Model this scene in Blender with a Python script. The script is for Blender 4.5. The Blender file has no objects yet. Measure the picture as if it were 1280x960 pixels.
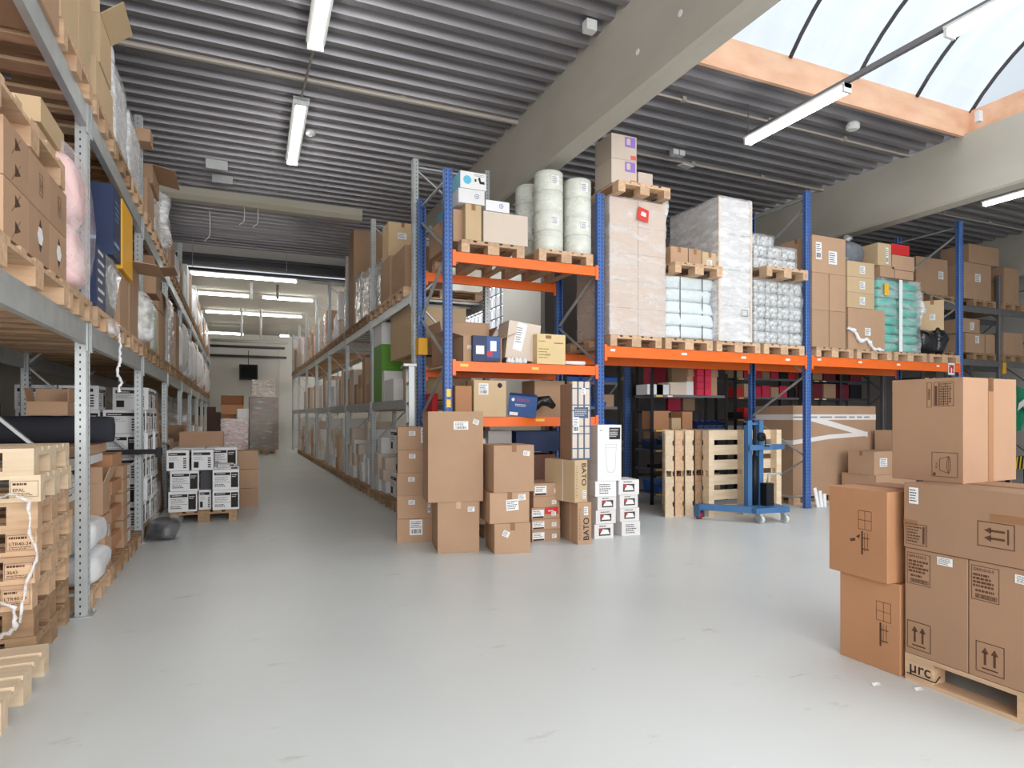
import bpy, bmesh, math, random
from mathutils import Vector, Matrix
R = math.radians
SC = bpy.context.scene
COL = SC.collection
rnd = random.Random(7)
# ------------------------------------------------------------------ camera geometry (metres, Z up, aisle runs along +Y)
YAW = math.atan(345/790); S, C = math.sin(YAW), math.cos(YAW); EYE = 1.4; F = 790.0
def ray(px, py=520): 
    r = (px-640)/F; return (S+C*r, C-S*r, (520-py)/F)
def onX(px, X): d = ray(px); return X*d[1]/d[0]
def onY(px, Y): d = ray(px); return Y*d[0]/d[1]
def hz(py, X, Y): return EYE+(520-py)/F*(S*X+C*Y)
def G(px, py, Z=0.0):
    z = (EYE-Z)*F/(py-520); d = ray(px); return (d[0]*z, d[1]*z)
def U(px, py, Z):          # point at height Z above the eye
    z = (Z-EYE)*F/(520-py); d = ray(px); return (d[0]*z, d[1]*z)
cam_d = bpy.data.cameras.new('camera'); cam = bpy.data.objects.new('camera', cam_d); COL.objects.link(cam)
cam.location = (0, 0, EYE); cam.rotation_euler = (R(90), 0, -YAW)
cam_d.sensor_width = 36; cam_d.lens = 36*F/1280; cam_d.shift_y = 40/1280; cam_d.clip_start = 0.05; cam_d.clip_end = 200
SC.camera = cam
# ------------------------------------------------------------------ materials
MATS = {}
def mat(name, col, rough=0.6, metal=0.0, var=0.0, nscale=4.0, namt=0.0, bump=0.0, bscale=30.0, emit=None, stretch=None, detail=4, dark=None, spec=0.5):
    if name in MATS: return MATS[name]
    m = bpy.data.materials.new(name); m.use_nodes = True; N = m.node_tree.nodes; L = m.node_tree.links
    b = N['Principled BSDF']; b.inputs['Roughness'].default_value = rough; b.inputs['Metallic'].default_value = metal
    b.inputs['Specular IOR Level'].default_value = spec
    rgb = N.new('ShaderNodeRGB'); rgb.outputs[0].default_value = (*col, 1); out = rgb.outputs[0]
    tc = N.new('ShaderNodeTexCoord'); vec = tc.outputs['Object']
    if stretch:
        mp = N.new('ShaderNodeMapping'); mp.inputs['Scale'].default_value = stretch; L.new(vec, mp.inputs['Vector']); vec = mp.outputs[0]
    if namt:
        n = N.new('ShaderNodeTexNoise'); n.inputs['Scale'].default_value = nscale; n.inputs['Detail'].default_value = detail; L.new(vec, n.inputs['Vector'])
        mx = N.new('ShaderNodeMixRGB'); mx.blend_type = 'MIX'
        r = N.new('ShaderNodeMapRange'); r.inputs[1].default_value = 0.35; r.inputs[2].default_value = 0.7; r.inputs[3].default_value = 0; r.inputs[4].default_value = namt
        L.new(n.outputs['Fac'], r.inputs[0]); L.new(r.outputs[0], mx.inputs[0]); L.new(out, mx.inputs[1])
        mx.inputs[2].default_value = (*(dark or [c*0.45 for c in col]), 1); out = mx.outputs[0]
    if var:
        oi = N.new('ShaderNodeObjectInfo'); r = N.new('ShaderNodeMapRange'); r.inputs[3].default_value = 1-var; r.inputs[4].default_value = 1+var*0.7
        L.new(oi.outputs['Random'], r.inputs[0]); h = N.new('ShaderNodeHueSaturation'); L.new(r.outputs[0], h.inputs['Value']); L.new(out, h.inputs['Color'])
        out = h.outputs[0]
    L.new(out, b.inputs['Base Color'])
    if bump:
        n = N.new('ShaderNodeTexNoise'); n.inputs['Scale'].default_value = bscale; n.inputs['Detail'].default_value = 3; L.new(vec, n.inputs['Vector'])
        bp = N.new('ShaderNodeBump'); bp.inputs['Strength'].default_value = bump; bp.inputs['Distance'].default_value = 0.02
        L.new(n.outputs['Fac'], bp.inputs['Height']); L.new(bp.outputs[0], b.inputs['Normal'])
    if emit:
        b.inputs['Emission Color'].default_value = (*col, 1); b.inputs['Emission Strength'].default_value = emit
    MATS[name] = m; return m
def srgb(r, g, b):
    f = lambda c: (c/255/12.92) if c <= 10 else ((c/255+0.055)/1.055)**2.4
    return (f(r), f(g), f(b))
CARD = mat('cardboard', srgb(184,150,122), 0.8, var=0.10, nscale=3, namt=0.12, spec=0.2, bump=0.05, bscale=8)
CARD2 = mat('pale_cardboard', srgb(205,178,142), 0.8, var=0.08, nscale=3, namt=0.12, spec=0.2)
CARD3 = mat('reddish_cardboard', srgb(184,134,98), 0.75, var=0.05, nscale=2.5, namt=0.15, spec=0.25, bump=0.04, bscale=5)
CARD4 = mat('cream_cardboard', srgb(218,202,186), 0.8, var=0.05, nscale=3, namt=0.08, spec=0.2)
CARDD = mat('brown_cardboard', srgb(164,130,104), 0.78, var=0.05, nscale=3, namt=0.12, spec=0.25, bump=0.04, bscale=5)
TAPE = mat('brown_tape', srgb(150,108,76), 0.6, spec=.25)
TAPEC = mat('clear_tape', srgb(198,160,124), 0.25)
TAPEW = mat('white_tape', srgb(232,228,224), 0.45)
PAPER = mat('paper_label', srgb(236,236,236), 0.7)
INK = mat('black_ink', srgb(40,34,32), 0.8)
INKB = mat('brown_ink', srgb(88,58,40), 0.8)
WOOD = mat('pallet_wood', srgb(212,180,148), 0.8, var=0.16, nscale=3, namt=0.45, stretch=(1,8,8), dark=srgb(166,122,88), spec=0.2)
WOODO = mat('old_pallet_wood', srgb(176,144,112), 0.85, var=0.18, nscale=3, namt=0.5, stretch=(1,8,8), dark=srgb(122,92,68), spec=0.2)
WOODL = mat('new_pallet_wood', srgb(228,208,180), 0.75, var=0.06, nscale=2.5, namt=0.5, stretch=(1,10,10), dark=srgb(204,170,132), spec=0.25)
FASC = mat('plywood_curb', srgb(226,184,152), 0.6, nscale=2.2, namt=0.6, dark=srgb(206,146,112), stretch=(1,3,3))
GALV = mat('galvanised_steel', srgb(184,188,188), 0.42, 0.35, nscale=9, namt=0.35, dark=srgb(140,146,148))
DKST = mat('dark_grey_steel', srgb(74,72,74), 0.5, 0.3, namt=0.2)
SHST = mat('grey_steel_shelf', srgb(120,118,120), 0.5, 0.3, namt=0.2)
BLUE = mat('blue_paint', srgb(74,112,178), 0.42, 0.1, nscale=6, namt=0.15)
BLUEL = mat('lift_blue_paint', srgb(70,116,164), 0.4, 0.1, nscale=6, namt=0.2)
ORNG = mat('orange_paint', srgb(246,112,34), 0.4, 0.05, nscale=5, namt=0.25, dark=srgb(226,92,34))
CONC = mat('concrete', srgb(188,183,171), 0.9, nscale=1.2, namt=0.6, dark=srgb(160,154,142), bump=0.1, bscale=6, stretch=(1,0.5,1))
DECK = mat('corrugated_steel', srgb(152,149,152), 0.4, 0.4, nscale=1.5, namt=0.6, dark=srgb(108,104,108), stretch=(0.4,2,1))
WALLM = mat('painted_wall', srgb(212,208,200), 0.85, nscale=0.6, namt=0.15, dark=srgb(190,188,178))
WALLD = mat('grey_wall', srgb(126,118,114), 0.9, nscale=0.8, namt=0.3)
CEILW = mat('pale_ceiling', srgb(206,202,188), 0.9, nscale=0.5, namt=0.2, dark=srgb(180,176,160))
WHITE = mat('white_card', srgb(228,228,228), 0.6, var=0.04, namt=0.06)
WPLAS = mat('white_plastic', srgb(236,236,238), 0.35, bump=0.6, bscale=9)
BALE = mat('pale_plastic_bale', srgb(218,226,228), 0.3, bump=0.8, bscale=14, nscale=9, namt=0.3, dark=srgb(190,200,204))
ROLLM = mat('white_roll', srgb(226,228,214), 0.35, nscale=5, namt=0.15, bump=0.15, bscale=10)
PINK = mat('pink_foil', srgb(246,212,210), 0.35, bump=0.6, bscale=7, nscale=6, namt=0.25, dark=srgb(236,178,180))
SILV = mat('silver_foil', srgb(206,210,216), 0.22, 0.7, bump=0.9, bscale=12)
NAVY = mat('navy_card', srgb(34,52,92), 0.5, nscale=6, namt=0.25, dark=srgb(24,32,60))
MBLUE = mat('blue_card', srgb(38,84,148), 0.45, nscale=5, namt=0.25)
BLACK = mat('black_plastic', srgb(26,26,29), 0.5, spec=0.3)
BAGB = mat('black_film', srgb(26,26,30), 0.2, bump=1.0, bscale=14)
YELL = mat('yellow_card', srgb(244,180,40), 0.5)
RED = mat('red_card', srgb(206,40,44), 0.5, var=0.1)
CRIM = mat('crimson_card', srgb(206,44,78), 0.5, var=0.15)
GREEN = mat('green_card', srgb(88,150,34), 0.5)
TEAL = mat('teal_pack', srgb(52,190,172), 0.45, nscale=14, namt=0.4, dark=srgb(34,150,136))
BIN = mat('blue_bin_plastic', srgb(42,92,170), 0.35)
DUVET = mat('dark_fabric', srgb(40,42,50), 0.9, bump=0.4, bscale=9)
CYAN = mat('light_blue_card', srgb(96,186,214), 0.5)
PURP = mat('purple_print', srgb(152,120,200), 0.6)
BEIGE = mat('beige_plastic', srgb(196,200,186), 0.5)
PIPE = mat('conduit', srgb(176,166,156), 0.55, 0.2)
CREAM = mat('cream_pipe', srgb(188,182,164), 0.6)
RUBB = mat('rubber', srgb(30,28,30), 0.7)
ALU = mat('aluminium', srgb(158,160,158), 0.4, 0.5)
TUBE = mat('lamp_tube', (1.0, 0.98, 0.94), 0.5, emit=14.0)
HOUS = mat('lamp_housing', srgb(214,216,214), 0.5)
GRN2 = mat('green_banner', srgb(20,128,92), 0.6)
def perf(name, base, hole=(0.02,0.02,0.025), hw=0.0045, hh=0.17):
    m = base.copy(); m.name = name; N = m.node_tree.nodes; L = m.node_tree.links; b = N['Principled BSDF']
    src = b.inputs['Base Color'].links[0].from_socket
    tc = N.new('ShaderNodeTexCoord'); sp = N.new('ShaderNodeSeparateXYZ'); L.new(tc.outputs['Object'], sp.inputs[0])
    def mth(op, a, c):
        n = N.new('ShaderNodeMath'); n.operation = op
        for i, v in enumerate((a, c)):
            if v is None: continue
            if isinstance(v, (int, float)): n.inputs[i].default_value = v
            else: L.new(v, n.inputs[i])
        return n.outputs[0]
    def band(sock, c0, h):
        return mth('LESS_THAN', mth('ABSOLUTE', mth('SUBTRACT', mth('ABSOLUTE', sock, None), c0), None), h)
    zz = mth('LESS_THAN', mth('ABSOLUTE', mth('SUBTRACT', mth('FRACT', mth('MULTIPLY', sp.outputs[2], 20.0), None), 0.5), None), hh)
    xy = mth('MAXIMUM', band(sp.outputs[0], 0.026, hw), mth('LESS_THAN', mth('ABSOLUTE', mth('SUBTRACT', sp.outputs[1], 0.006), None), hw))
    f = mth('MULTIPLY', zz, xy)
    mx = N.new('ShaderNodeMixRGB'); L.new(f, mx.inputs[0]); L.new(src, mx.inputs[1]); mx.inputs[2].default_value = (*hole, 1)
    L.new(mx.outputs[0], b.inputs['Base Color']); return m
BLUEP = perf('perforated_blue_upright', BLUE, hw=0.007, hh=0.24); GALVP = perf('perforated_steel_upright', GALV)
def film(name, col, fac, rough=0.18, bump=0.8, bscale=10, stretch=(1,1,3)):
    m = bpy.data.materials.new(name); m.use_nodes = True; N = m.node_tree.nodes; L = m.node_tree.links; N.clear()
    o = N.new('ShaderNodeOutputMaterial'); mix = N.new('ShaderNodeMixShader'); tr = N.new('ShaderNodeBsdfTransparent')
    p = N.new('ShaderNodeBsdfPrincipled'); p.inputs['Base Color'].default_value = (*col, 1); p.inputs['Roughness'].default_value = rough
    tc = N.new('ShaderNodeTexCoord'); mp = N.new('ShaderNodeMapping'); mp.inputs['Scale'].default_value = stretch
    L.new(tc.outputs['Object'], mp.inputs[0]); n = N.new('ShaderNodeTexNoise'); n.inputs['Scale'].default_value = bscale/3; n.inputs['Detail'].default_value = 5
    L.new(mp.outputs[0], n.inputs['Vector'])
    r = N.new('ShaderNodeMapRange'); r.inputs[1].default_value = 0.4; r.inputs[2].default_value = 0.68; r.inputs[3].default_value = fac*0.55; r.inputs[4].default_value = min(1, fac*2)
    L.new(n.outputs['Fac'], r.inputs[0]); bp = N.new('ShaderNodeBump'); bp.inputs['Strength'].default_value = bump; bp.inputs['Distance'].default_value = 0.03
    L.new(n.outputs['Fac'], bp.inputs['Height']); L.new(bp.outputs[0], p.inputs['Normal'])
    L.new(r.outputs[0], mix.inputs[0]); L.new(tr.outputs[0], mix.inputs[1]); L.new(p.outputs[0], mix.inputs[2]); L.new(mix.outputs[0], o.inputs[0])
    MATS[name] = m; return m
FILM = film('stretch_film', (0.9,0.9,0.91), 0.2, bump=0.35)
FILMH = film('thick_stretch_film', (0.92,0.92,0.93), 0.42, bump=0.35, bscale=14)
FILMPK = film('pink_bubble_film', (.97,.86,.87), .22, bump=.4, bscale=18, stretch=(1,1,1))
FILMP = film('bubble_film', (0.88,0.89,0.9), 0.45, bscale=30, stretch=(1,1,1))
CLEARF = film('clear_bag_film', (0.9,0.9,0.9), 0.1, bump=0.4, bscale=16, stretch=(1,1,1))
# ------------------------------------------------------------------ mesh building
class MB:
    def __init__(s): s.v = []; s.f = []; s.m = []
    def add(s, vs, fs, mi=0, M=None):
        o = len(s.v)
        s.v += [tuple(M @ Vector(p)) if M is not None else tuple(p) for p in vs]
        s.f += [tuple(o+i for i in f) for f in fs]; s.m += [mi]*len(fs); return s
    def box(s, x0, x1, y0, y1, z0, z1, mi=0, M=None):
        return s.add([(x0,y0,z0),(x1,y0,z0),(x1,y1,z0),(x0,y1,z0),(x0,y0,z1),(x1,y0,z1),(x1,y1,z1),(x0,y1,z1)],
            [(0,3,2,1),(4,5,6,7),(0,1,5,4),(1,2,6,5),(2,3,7,6),(3,0,4,7)], mi, M)
    def prism(s, poly, z0, z1, axis='Z', mi=0, M=None):        # poly is CCW seen from +axis
        n = len(poly)
        def P(a, b, t): return {'Z': (a,b,t), 'X': (t,a,b), 'Y': (b,t,a)}[axis]
        vs = [P(a,b,z0) for a,b in poly]+[P(a,b,z1) for a,b in poly]
        fs = [tuple(range(n-1,-1,-1)), tuple(range(n,2*n))]+[(i,(i+1)%n,n+(i+1)%n,n+i) for i in range(n)]
        return s.add(vs, fs, mi, M)
    def bar(s, p, q, w, h=None, mi=0):                          # box bar from p to q
        p, q = Vector(p), Vector(q); d = q-p; L = d.length; h = h or w
        z = d.normalized(); x = Vector((0,0,1)).cross(z)
        if x.length < 1e-3: x = Vector((1,0,0))
        x.normalize(); y = z.cross(x)
        M = Matrix.Translation(p) @ Matrix((x,y,z)).transposed().to_4x4()
        return s.box(-w/2,w/2,-h/2,h/2,0,L,mi,M)
    def tube(s, pts, r, seg=10, mi=0, cap=True):
        pts = [Vector(p) for p in pts]; n = len(pts); rings = []; x = None
        for i, p in enumerate(pts):
            t = (pts[min(i+1,n-1)]-pts[max(i-1,0)]).normalized()
            if x is None:
                x = t.orthogonal().normalized()
            x = (x-t*x.dot(t)).normalized(); y = t.cross(x)
            rr = r[i] if isinstance(r, (list, tuple)) else r
            rings.append([tuple(p+(x*math.cos(a)+y*math.sin(a))*rr) for a in [2*math.pi*k/seg for k in range(seg)]])
        vs = [v for rg in rings for v in rg]; fs = []
        for i in range(n-1):
            for k in range(seg):
                a = i*seg+k; b = i*seg+(k+1)%seg; fs.append((a,b,b+seg,a+seg))
        if cap: fs.append(tuple(range(seg-1,-1,-1))); fs.append(tuple((n-1)*seg+k for k in range(seg)))
        return s.add(vs, fs, mi)
    def lathe(s, prof, seg=24, mi=0, M=None):                   # prof: (r,z) going up
        vs = []; fs = []; n = len(prof)
        for r, z in prof: vs += [(r*math.cos(2*math.pi*k/seg), r*math.sin(2*math.pi*k/seg), z) for k in range(seg)]
        for i in range(n-1):
            for k in range(seg):
                a = i*seg+k; b = i*seg+(k+1)%seg; fs.append((a,b,b+seg,a+seg))
        fs.append(tuple(range(seg-1,-1,-1))); fs.append(tuple((n-1)*seg+k for k in range(seg)))
        return s.add(vs, fs, mi, M)
    def mesh(s, name, mats, smooth=False):
        me = bpy.data.meshes.new(name); me.from_pydata(s.v, [], s.f)
        for m in (mats if isinstance(mats, (list, tuple)) else [mats]): me.materials.append(m)
        me.polygons.foreach_set('material_index', s.m)
        if smooth:
            me.polygons.foreach_set('use_smooth', [True]*len(me.polygons))
        me.update(); return me
def link(name, me, parent=None, loc=(0,0,0), rot=(0,0,0), bevel=0, smooth_angle=None):
    o = bpy.data.objects.new(name, me); COL.objects.link(o); o.location = loc; o.rotation_euler = rot
    if parent: o.parent = parent
    if bevel:
        b = o.modifiers.new('soft_edges', 'BEVEL'); b.width = bevel; b.segments = 2; b.limit_method = 'ANGLE'
    return o
LABELS = {}
def tag(o, label, cat, group=None):
    o['label'] = label; o['category'] = cat
    if group: o['group'] = group
    n = len(label.split())
    if n < 4 or n > 16: print('LABEL LENGTH', n, label)
    LABELS.setdefault(label, []).append(o)
    return o
def T(name, label, cat, loc=(0,0,0), rz=0.0, group=None, rot=None):
    o = bpy.data.objects.new(name, None); COL.objects.link(o); o.empty_display_size = 0.1
    o.location = loc; o.rotation_euler = rot or (0,0,rz)
    return tag(o, label, cat, group)
def structure(name, mb, mats, smooth=False):
    o = link(name, mb.mesh(name, mats, smooth)); o['kind'] = 'structure'; return o
CACHE = {}
def cached(key, fn):
    if key not in CACHE: CACHE[key] = fn()
    return CACHE[key]
ORD = ['first','second','third','fourth','fifth','sixth','seventh','eighth','ninth','tenth','eleventh','twelfth','thirteenth','fourteenth','fifteenth','sixteenth','seventeenth','eighteenth','nineteenth','twentieth']
# ------------------------------------------------------------------ prints and stickers on a face of a box (w,d,h), origin bottom centre
def frame(face, w, d, h, e=0.0012):
    o, u, v = {'F': ((-w/2,-d/2-e,0),(1,0,0),(0,0,1)), 'L': ((-w/2-e,d/2,0),(0,-1,0),(0,0,1)),
               'R': ((w/2+e,-d/2,0),(0,1,0),(0,0,1)), 'T': ((-w/2,-d/2,h+e),(1,0,0),(0,1,0)), 'B': ((w/2,d/2+e,0),(-1,0,0),(0,0,1))}[face]
    u, v = Vector(u), Vector(v); n = u.cross(v)
    M = Matrix((u,v,n)).transposed().to_4x4(); M.translation = Vector(o); return M
class Print:
    def __init__(s): s.mb = MB()
    def quad(s, x0, y0, x1, y1, z=0.0, mi=0): s.mb.add([(x0,y0,z),(x1,y0,z),(x1,y1,z),(x0,y1,z)], [(0,1,2,3)], mi); return s
    def poly(s, pts, z=0.0, mi=0): s.mb.add([(a,b,z) for a,b in pts], [tuple(range(len(pts)))], mi); return s
    def line(s, a, b, t, z=0.0, mi=0):
        dx, dy = b[0]-a[0], b[1]-a[1]; L = math.hypot(dx,dy) or 1; nx, ny = -dy/L*t/2, dx/L*t/2
        return s.poly([(a[0]-nx,a[1]-ny),(b[0]-nx,b[1]-ny),(b[0]+nx,b[1]+ny),(a[0]+nx,a[1]+ny)], z, mi)
    def outline(s, x0, y0, x1, y1, t=0.003, z=0.0, mi=0):
        s.quad(x0,y0,x1,y0+t,z,mi); s.quad(x0,y1-t,x1,y1,z,mi); s.quad(x0,y0+t,x0+t,y1-t,z,mi); return s.quad(x1-t,y0+t,x1,y1-t,z,mi)
    def arrow(s, x, y, L, ang=90, t=0.008, z=0.0, mi=0):
        c, n = math.cos(R(ang)), math.sin(R(ang)); P = lambda a, b: (x+a*c-b*n, y+a*n+b*c)
        s.poly([P(0,-t/2),P(L*.7,-t/2),P(L*.7,t/2),P(0,t/2)], z, mi); return s.poly([P(L*.65,-t*1.5),P(L,0),P(L*.65,t*1.5)], z, mi)
    def lines(s, x0, y0, x1, y1, n, seed=1, t=0.5, z=0.0, mi=0):     # rows of unreadably small print
        q = random.Random(seed); h = (y1-y0)/n
        for i in range(n):
            y = y1-(i+0.5)*h; x = x0
            end = x1-(x1-x0)*q.random()*0.35
            while x < end:
                w = (x1-x0)*q.uniform(0.06,0.2); s.quad(x, y-h*t/2, min(x+w,end), y+h*t/2, z, mi); x += w+(x1-x0)*0.03
        return s
    def bars(s, x0, y0, x1, y1, n=14, seed=2, z=0.0, mi=0):
        q = random.Random(seed); x = x0; st = (x1-x0)/n
        for i in range(n): s.quad(x, y0, x+st*q.uniform(.3,.75), y1, z, mi); x += st
        return s
    def text(s, body, x, y, size, ang=0, z=0.0, mi=0):
        cu = bpy.data.curves.new('lettering', 'FONT'); cu.body = body; cu.size = size; cu.offset = size*0.012
        ob = bpy.data.objects.new('lettering', cu); COL.objects.link(ob); bpy.context.view_layer.update()
        me = bpy.data.meshes.new_from_object(ob); M = Matrix.Translation((x,y,z)) @ Matrix.Rotation(R(ang),4,'Z')
        s.mb.add([v.co[:] for v in me.vertices], [tuple(p.vertices) for p in me.polygons], mi, M)
        bpy.data.objects.remove(ob); bpy.data.meshes.remove(me); bpy.data.curves.remove(cu); return s
    def put(s, name, mats, parent, M):
        s.mb.v = [tuple(M @ Vector(p)) for p in s.mb.v]; return link(name, s.mb.mesh(name, mats), parent)
def sticker(parent, M, x, y, w, h, seed=1, name='shipping_label', code=True, ang=0):
    p = Print(); p.quad(0,0,w,h,0,0); p.lines(w*.08,h*(.45 if code else .1),w*.92,h*.92,4 if code else 5,seed,0.4,0.0006,1)
    if code: p.bars(w*.1,h*.1,w*.9,h*.38,12,seed,0.0006,1)
    return p.put(name, [PAPER, INK], parent, M @ Matrix.Translation((x,y,0.0008)) @ Matrix.Rotation(R(ang),4,'Z'))
# ------------------------------------------------------------------ cartons
def carton_mesh(w, d, h, m):
    def f():
        g = 0.004; b = MB()
        poly = [(-d/2,0),(-g,0),(0,g),(g,0),(d/2,0),(d/2,h),(g,h),(0,h-g*1.5),(-g,h),(-d/2,h)]
        b.prism(poly, -w/2, w/2, 'X'); return b.mesh('carton', m)
    return cached(('carton', round(w,3), round(d,3), round(h,3), m.name), f)
def tape_mesh(w, d, h, m, drop=0.07, tw=0.05, e=0.0016):
    def f():
        b = MB(); t = tw/2; x = w/2+e; z = h+e; zl = max(0.01, h-drop)
        b.add([(-x,-t,zl),(-x,t,zl),(-x,-t,z),(-x,t,z),(x,-t,z),(x,t,z),(x,-t,zl),(x,t,zl)], [(0,2,3,1),(2,4,5,3),(4,6,7,5)])
        return b.mesh('tape', m)
    return cached(('tape', round(w,3), round(h,3), m.name, drop, tw), f)
def carton(label, loc, size, rz=0.0, m=None, tape=True, group=None, st=None, bev=0.0, cat='carton', name='cardboard_carton', tapem=None, turn=False):
    """size = (w along local x, d along local y, h); tape runs along local x, or y when turn."""
    m = m or CARD; w, d, h = size
    if name == 'cardboard_carton':
        name = {'white_card':'white_carton','shiny_white_card':'picture_box','cream_cardboard':'cream_carton'}.get(m.name, 'flat_carton' if h < .16 else name)
    if not tape and not st:
        o = link(name, carton_mesh(w,d,h,m), None, loc, (0,0,rz), bev); tag(o, label, cat, group); return o
    t = T(name, label, cat, loc, rz, group)
    if turn: link('box', carton_mesh(d,w,h,m), t, rot=(0,0,math.pi/2), bevel=bev)
    else: link('box', carton_mesh(w,d,h,m), t, bevel=bev)
    if tape:
        tm = tapem or TAPE
        if turn: link('tape', tape_mesh(d,w,h,tm), t, rot=(0,0,math.pi/2))
        else: link('tape', tape_mesh(w,d,h,tm), t)
    for k, a in enumerate(st or []):          # (face, x, y, w, h[, code[, ang]]) fractions of face
        fc, x, y, sw, sh = a[:5]; fw = w if fc in 'FBT' else d
        sticker(t, frame(fc,w,d,h), x*fw, y*h, sw, sh, seed=int(w*1000)+k, code=(a[5] if len(a) > 5 else True), ang=(a[6] if len(a) > 6 else 0))
    return t
def open_carton(label, loc, size, rz=0.0, m=None, flaps=(35,110,20,60), fill=None, group=None, st=None):
    """open box: five walls with thickness, four flaps bent outward (degrees from upright)."""
    m = m or CARD; w, d, h = size; t = T('open_carton', label, 'carton', loc, rz, group); e = 0.006
    b = MB(); b.v = []
    out = [(-w/2,-d/2),(w/2,-d/2),(w/2,d/2),(-w/2,d/2)]; inn = [(-w/2+e,-d/2+e),(w/2-e,-d/2+e),(w/2-e,d/2-e),(-w/2+e,d/2-e)]
    vs = [(x,y,0) for x,y in out]+[(x,y,h) for x,y in out]+[(x,y,h) for x,y in inn]+[(x,y,e) for x,y in inn]
    fs = [(3,2,1,0),(12,13,14,15)]
    for i in range(4):
        j = (i+1)%4; fs += [(i,j,4+j,4+i),(4+i,4+j,8+j,8+i),(8+i,8+j,12+j,12+i)]
    b.add(vs, fs); link('box', b.mesh('box', m), t)
    for k, (a, L, o, rzz) in enumerate([(flaps[0],w,(0,-d/2,h),0),(flaps[1],w,(0,d/2,h),math.pi),(flaps[2],d,(-w/2,0,h),-math.pi/2),(flaps[3],d,(w/2,0,h),math.pi/2)]):
        if a is None: continue
        fl = min(w,d)*0.48; q = MB(); q.box(-L/2,L/2,-e,0,0,fl)
        o_ = link('flap', q.mesh('flap', m), t, o, (0,0,0)); o_.rotation_euler = Matrix.Rotation(rzz,3,'Z').to_4x4().to_euler()
        o_.matrix_local = Matrix.Translation(o) @ Matrix.Rotation(rzz,4,'Z') @ Matrix.Rotation(R(a),4,'X')
    if fill:
        q = MB(); q.box(-w/2+.02,w/2-.02,-d/2+.02,d/2-.02,e,h*.8); link('contents', q.mesh('contents', fill), t)
    for k, a in enumerate(st or []):
        fc, x, y, sw, sh = a[:5]; fw = w if fc in 'FBT' else d
        sticker(t, frame(fc,w,d,h), x*fw, y*h, sw, sh, seed=k+5)
    return t
# ------------------------------------------------------------------ soft shapes
def soft_mesh(w, d, h, m, p=0.35, amp=0.02, seed=1, nu=28, nv=16, freq=9, sag=0.0):
    q = random.Random(seed); ph = [q.uniform(0,6.28) for _ in range(9)]
    b = MB(); vs = []; fs = []
    sp = lambda c, e: math.copysign(abs(c)**e, c)
    for i in range(nv+1):
        la = -math.pi/2+math.pi*i/nv
        for k in range(nu):
            lo = 2*math.pi*k/nu
            x = sp(math.cos(la),p)*sp(math.cos(lo),p)*w/2; y = sp(math.cos(la),p)*sp(math.sin(lo),p)*d/2; z = sp(math.sin(la),p)*h/2
            n = math.sin(freq*x+ph[0]+2*math.sin(freq*.7*z+ph[1]))+math.sin(freq*1.3*y+ph[2]+2*math.sin(freq*z+ph[3]))+.6*math.sin(freq*2.1*(x+y+z)+ph[4])
            s = 1+amp*n/max(0.15,min(w,d,h))*0.8
            zz = z*s if z > 0 else z*(1 if i < nv*.3 else s)
            if sag: zz -= sag*(abs(x)/(w/2))**2*max(0,z)/(h/2)
            vs.append((x*s, y*s, max(-h/2, zz)+h/2))
    for i in range(nv):
        for k in range(nu):
            a = i*nu+k; c = i*nu+(k+1)%nu; fs.append((a,c,c+nu,a+nu))
    b.add(vs, fs); return b.mesh('soft', m, True)
def bag(label, loc, size, m, rz=0.0, name='plastic_bag', cat='bag', seed=1, amp=0.02, p=0.5, group=None, knot=False, mats_knot=None, freq=9):
    me = soft_mesh(*size, m, p, amp, seed, freq=freq)
    if not knot:
        o = link(name, me, None, loc, (0,0,rz)); tag(o, label, cat, group); return o
    t = T(name, label, cat, loc, rz, group); link('body', me, t)
    h = size[2]; q = random.Random(seed)
    b = MB(); pts = [(0,0,h*.92),(.01,0,h*1.02),(0.02,.01,h*1.1),(.05,.02,h*1.25)]
    b.tube(pts, [.05,.02,.03,.07], 9); link('knot', b.mesh('knot', mats_knot or m, True), t); return t
def wrap_mesh(w, d, h, m, amp=0.006, seed=1, top=True):
    """stretch film shell around a load: rounded box tube with wrinkles."""
    q = random.Random(seed); ph = [q.uniform(0,6.28) for _ in range(6)]; b = MB(); nz = max(6, int(h/0.06)); ring = []
    r = 0.02; n = 6
    for cx, cy, a0 in ((w/2-r,d/2-r,0),(-w/2+r,d/2-r,90),(-w/2+r,-d/2+r,180),(w/2-r,-d/2+r,270)):
        for k in range(3): a = R(a0+45*k); ring.append((cx+r*math.cos(a), cy+r*math.sin(a)))
        # straight side samples
        nx = {0:(-w/2+r,d/2),90:(-w/2,-d/2+r),180:(w/2-r,-d/2),270:(w/2,d/2-r)}[a0]; s0 = ring[-1]
        for k in range(1,n): ring.append((s0[0]+(nx[0]-s0[0])*k/n, s0[1]+(nx[1]-s0[1])*k/n))
    N = len(ring); vs = []; fs = []
    for i in range(nz+1):
        z = h*i/nz
        for x, y in ring:
            n_ = math.sin(11*(x-y)+ph[0]+3*math.sin(7*z+ph[1]))+math.sin(23*z+ph[2]+4*x+5*y)
            s = 1+amp*n_/max(w,d)*1.6
            vs.append((x*s, y*s, z))
    for i in range(nz):
        for k in range(N): a = i*N+k; c = i*N+(k+1)%N; fs.append((a,c,c+N,a+N))
    if top: fs.append(tuple(nz*N+k for k in range(N)))
    b.add(vs, fs); return b.mesh('stretch_film', m, True)
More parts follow.
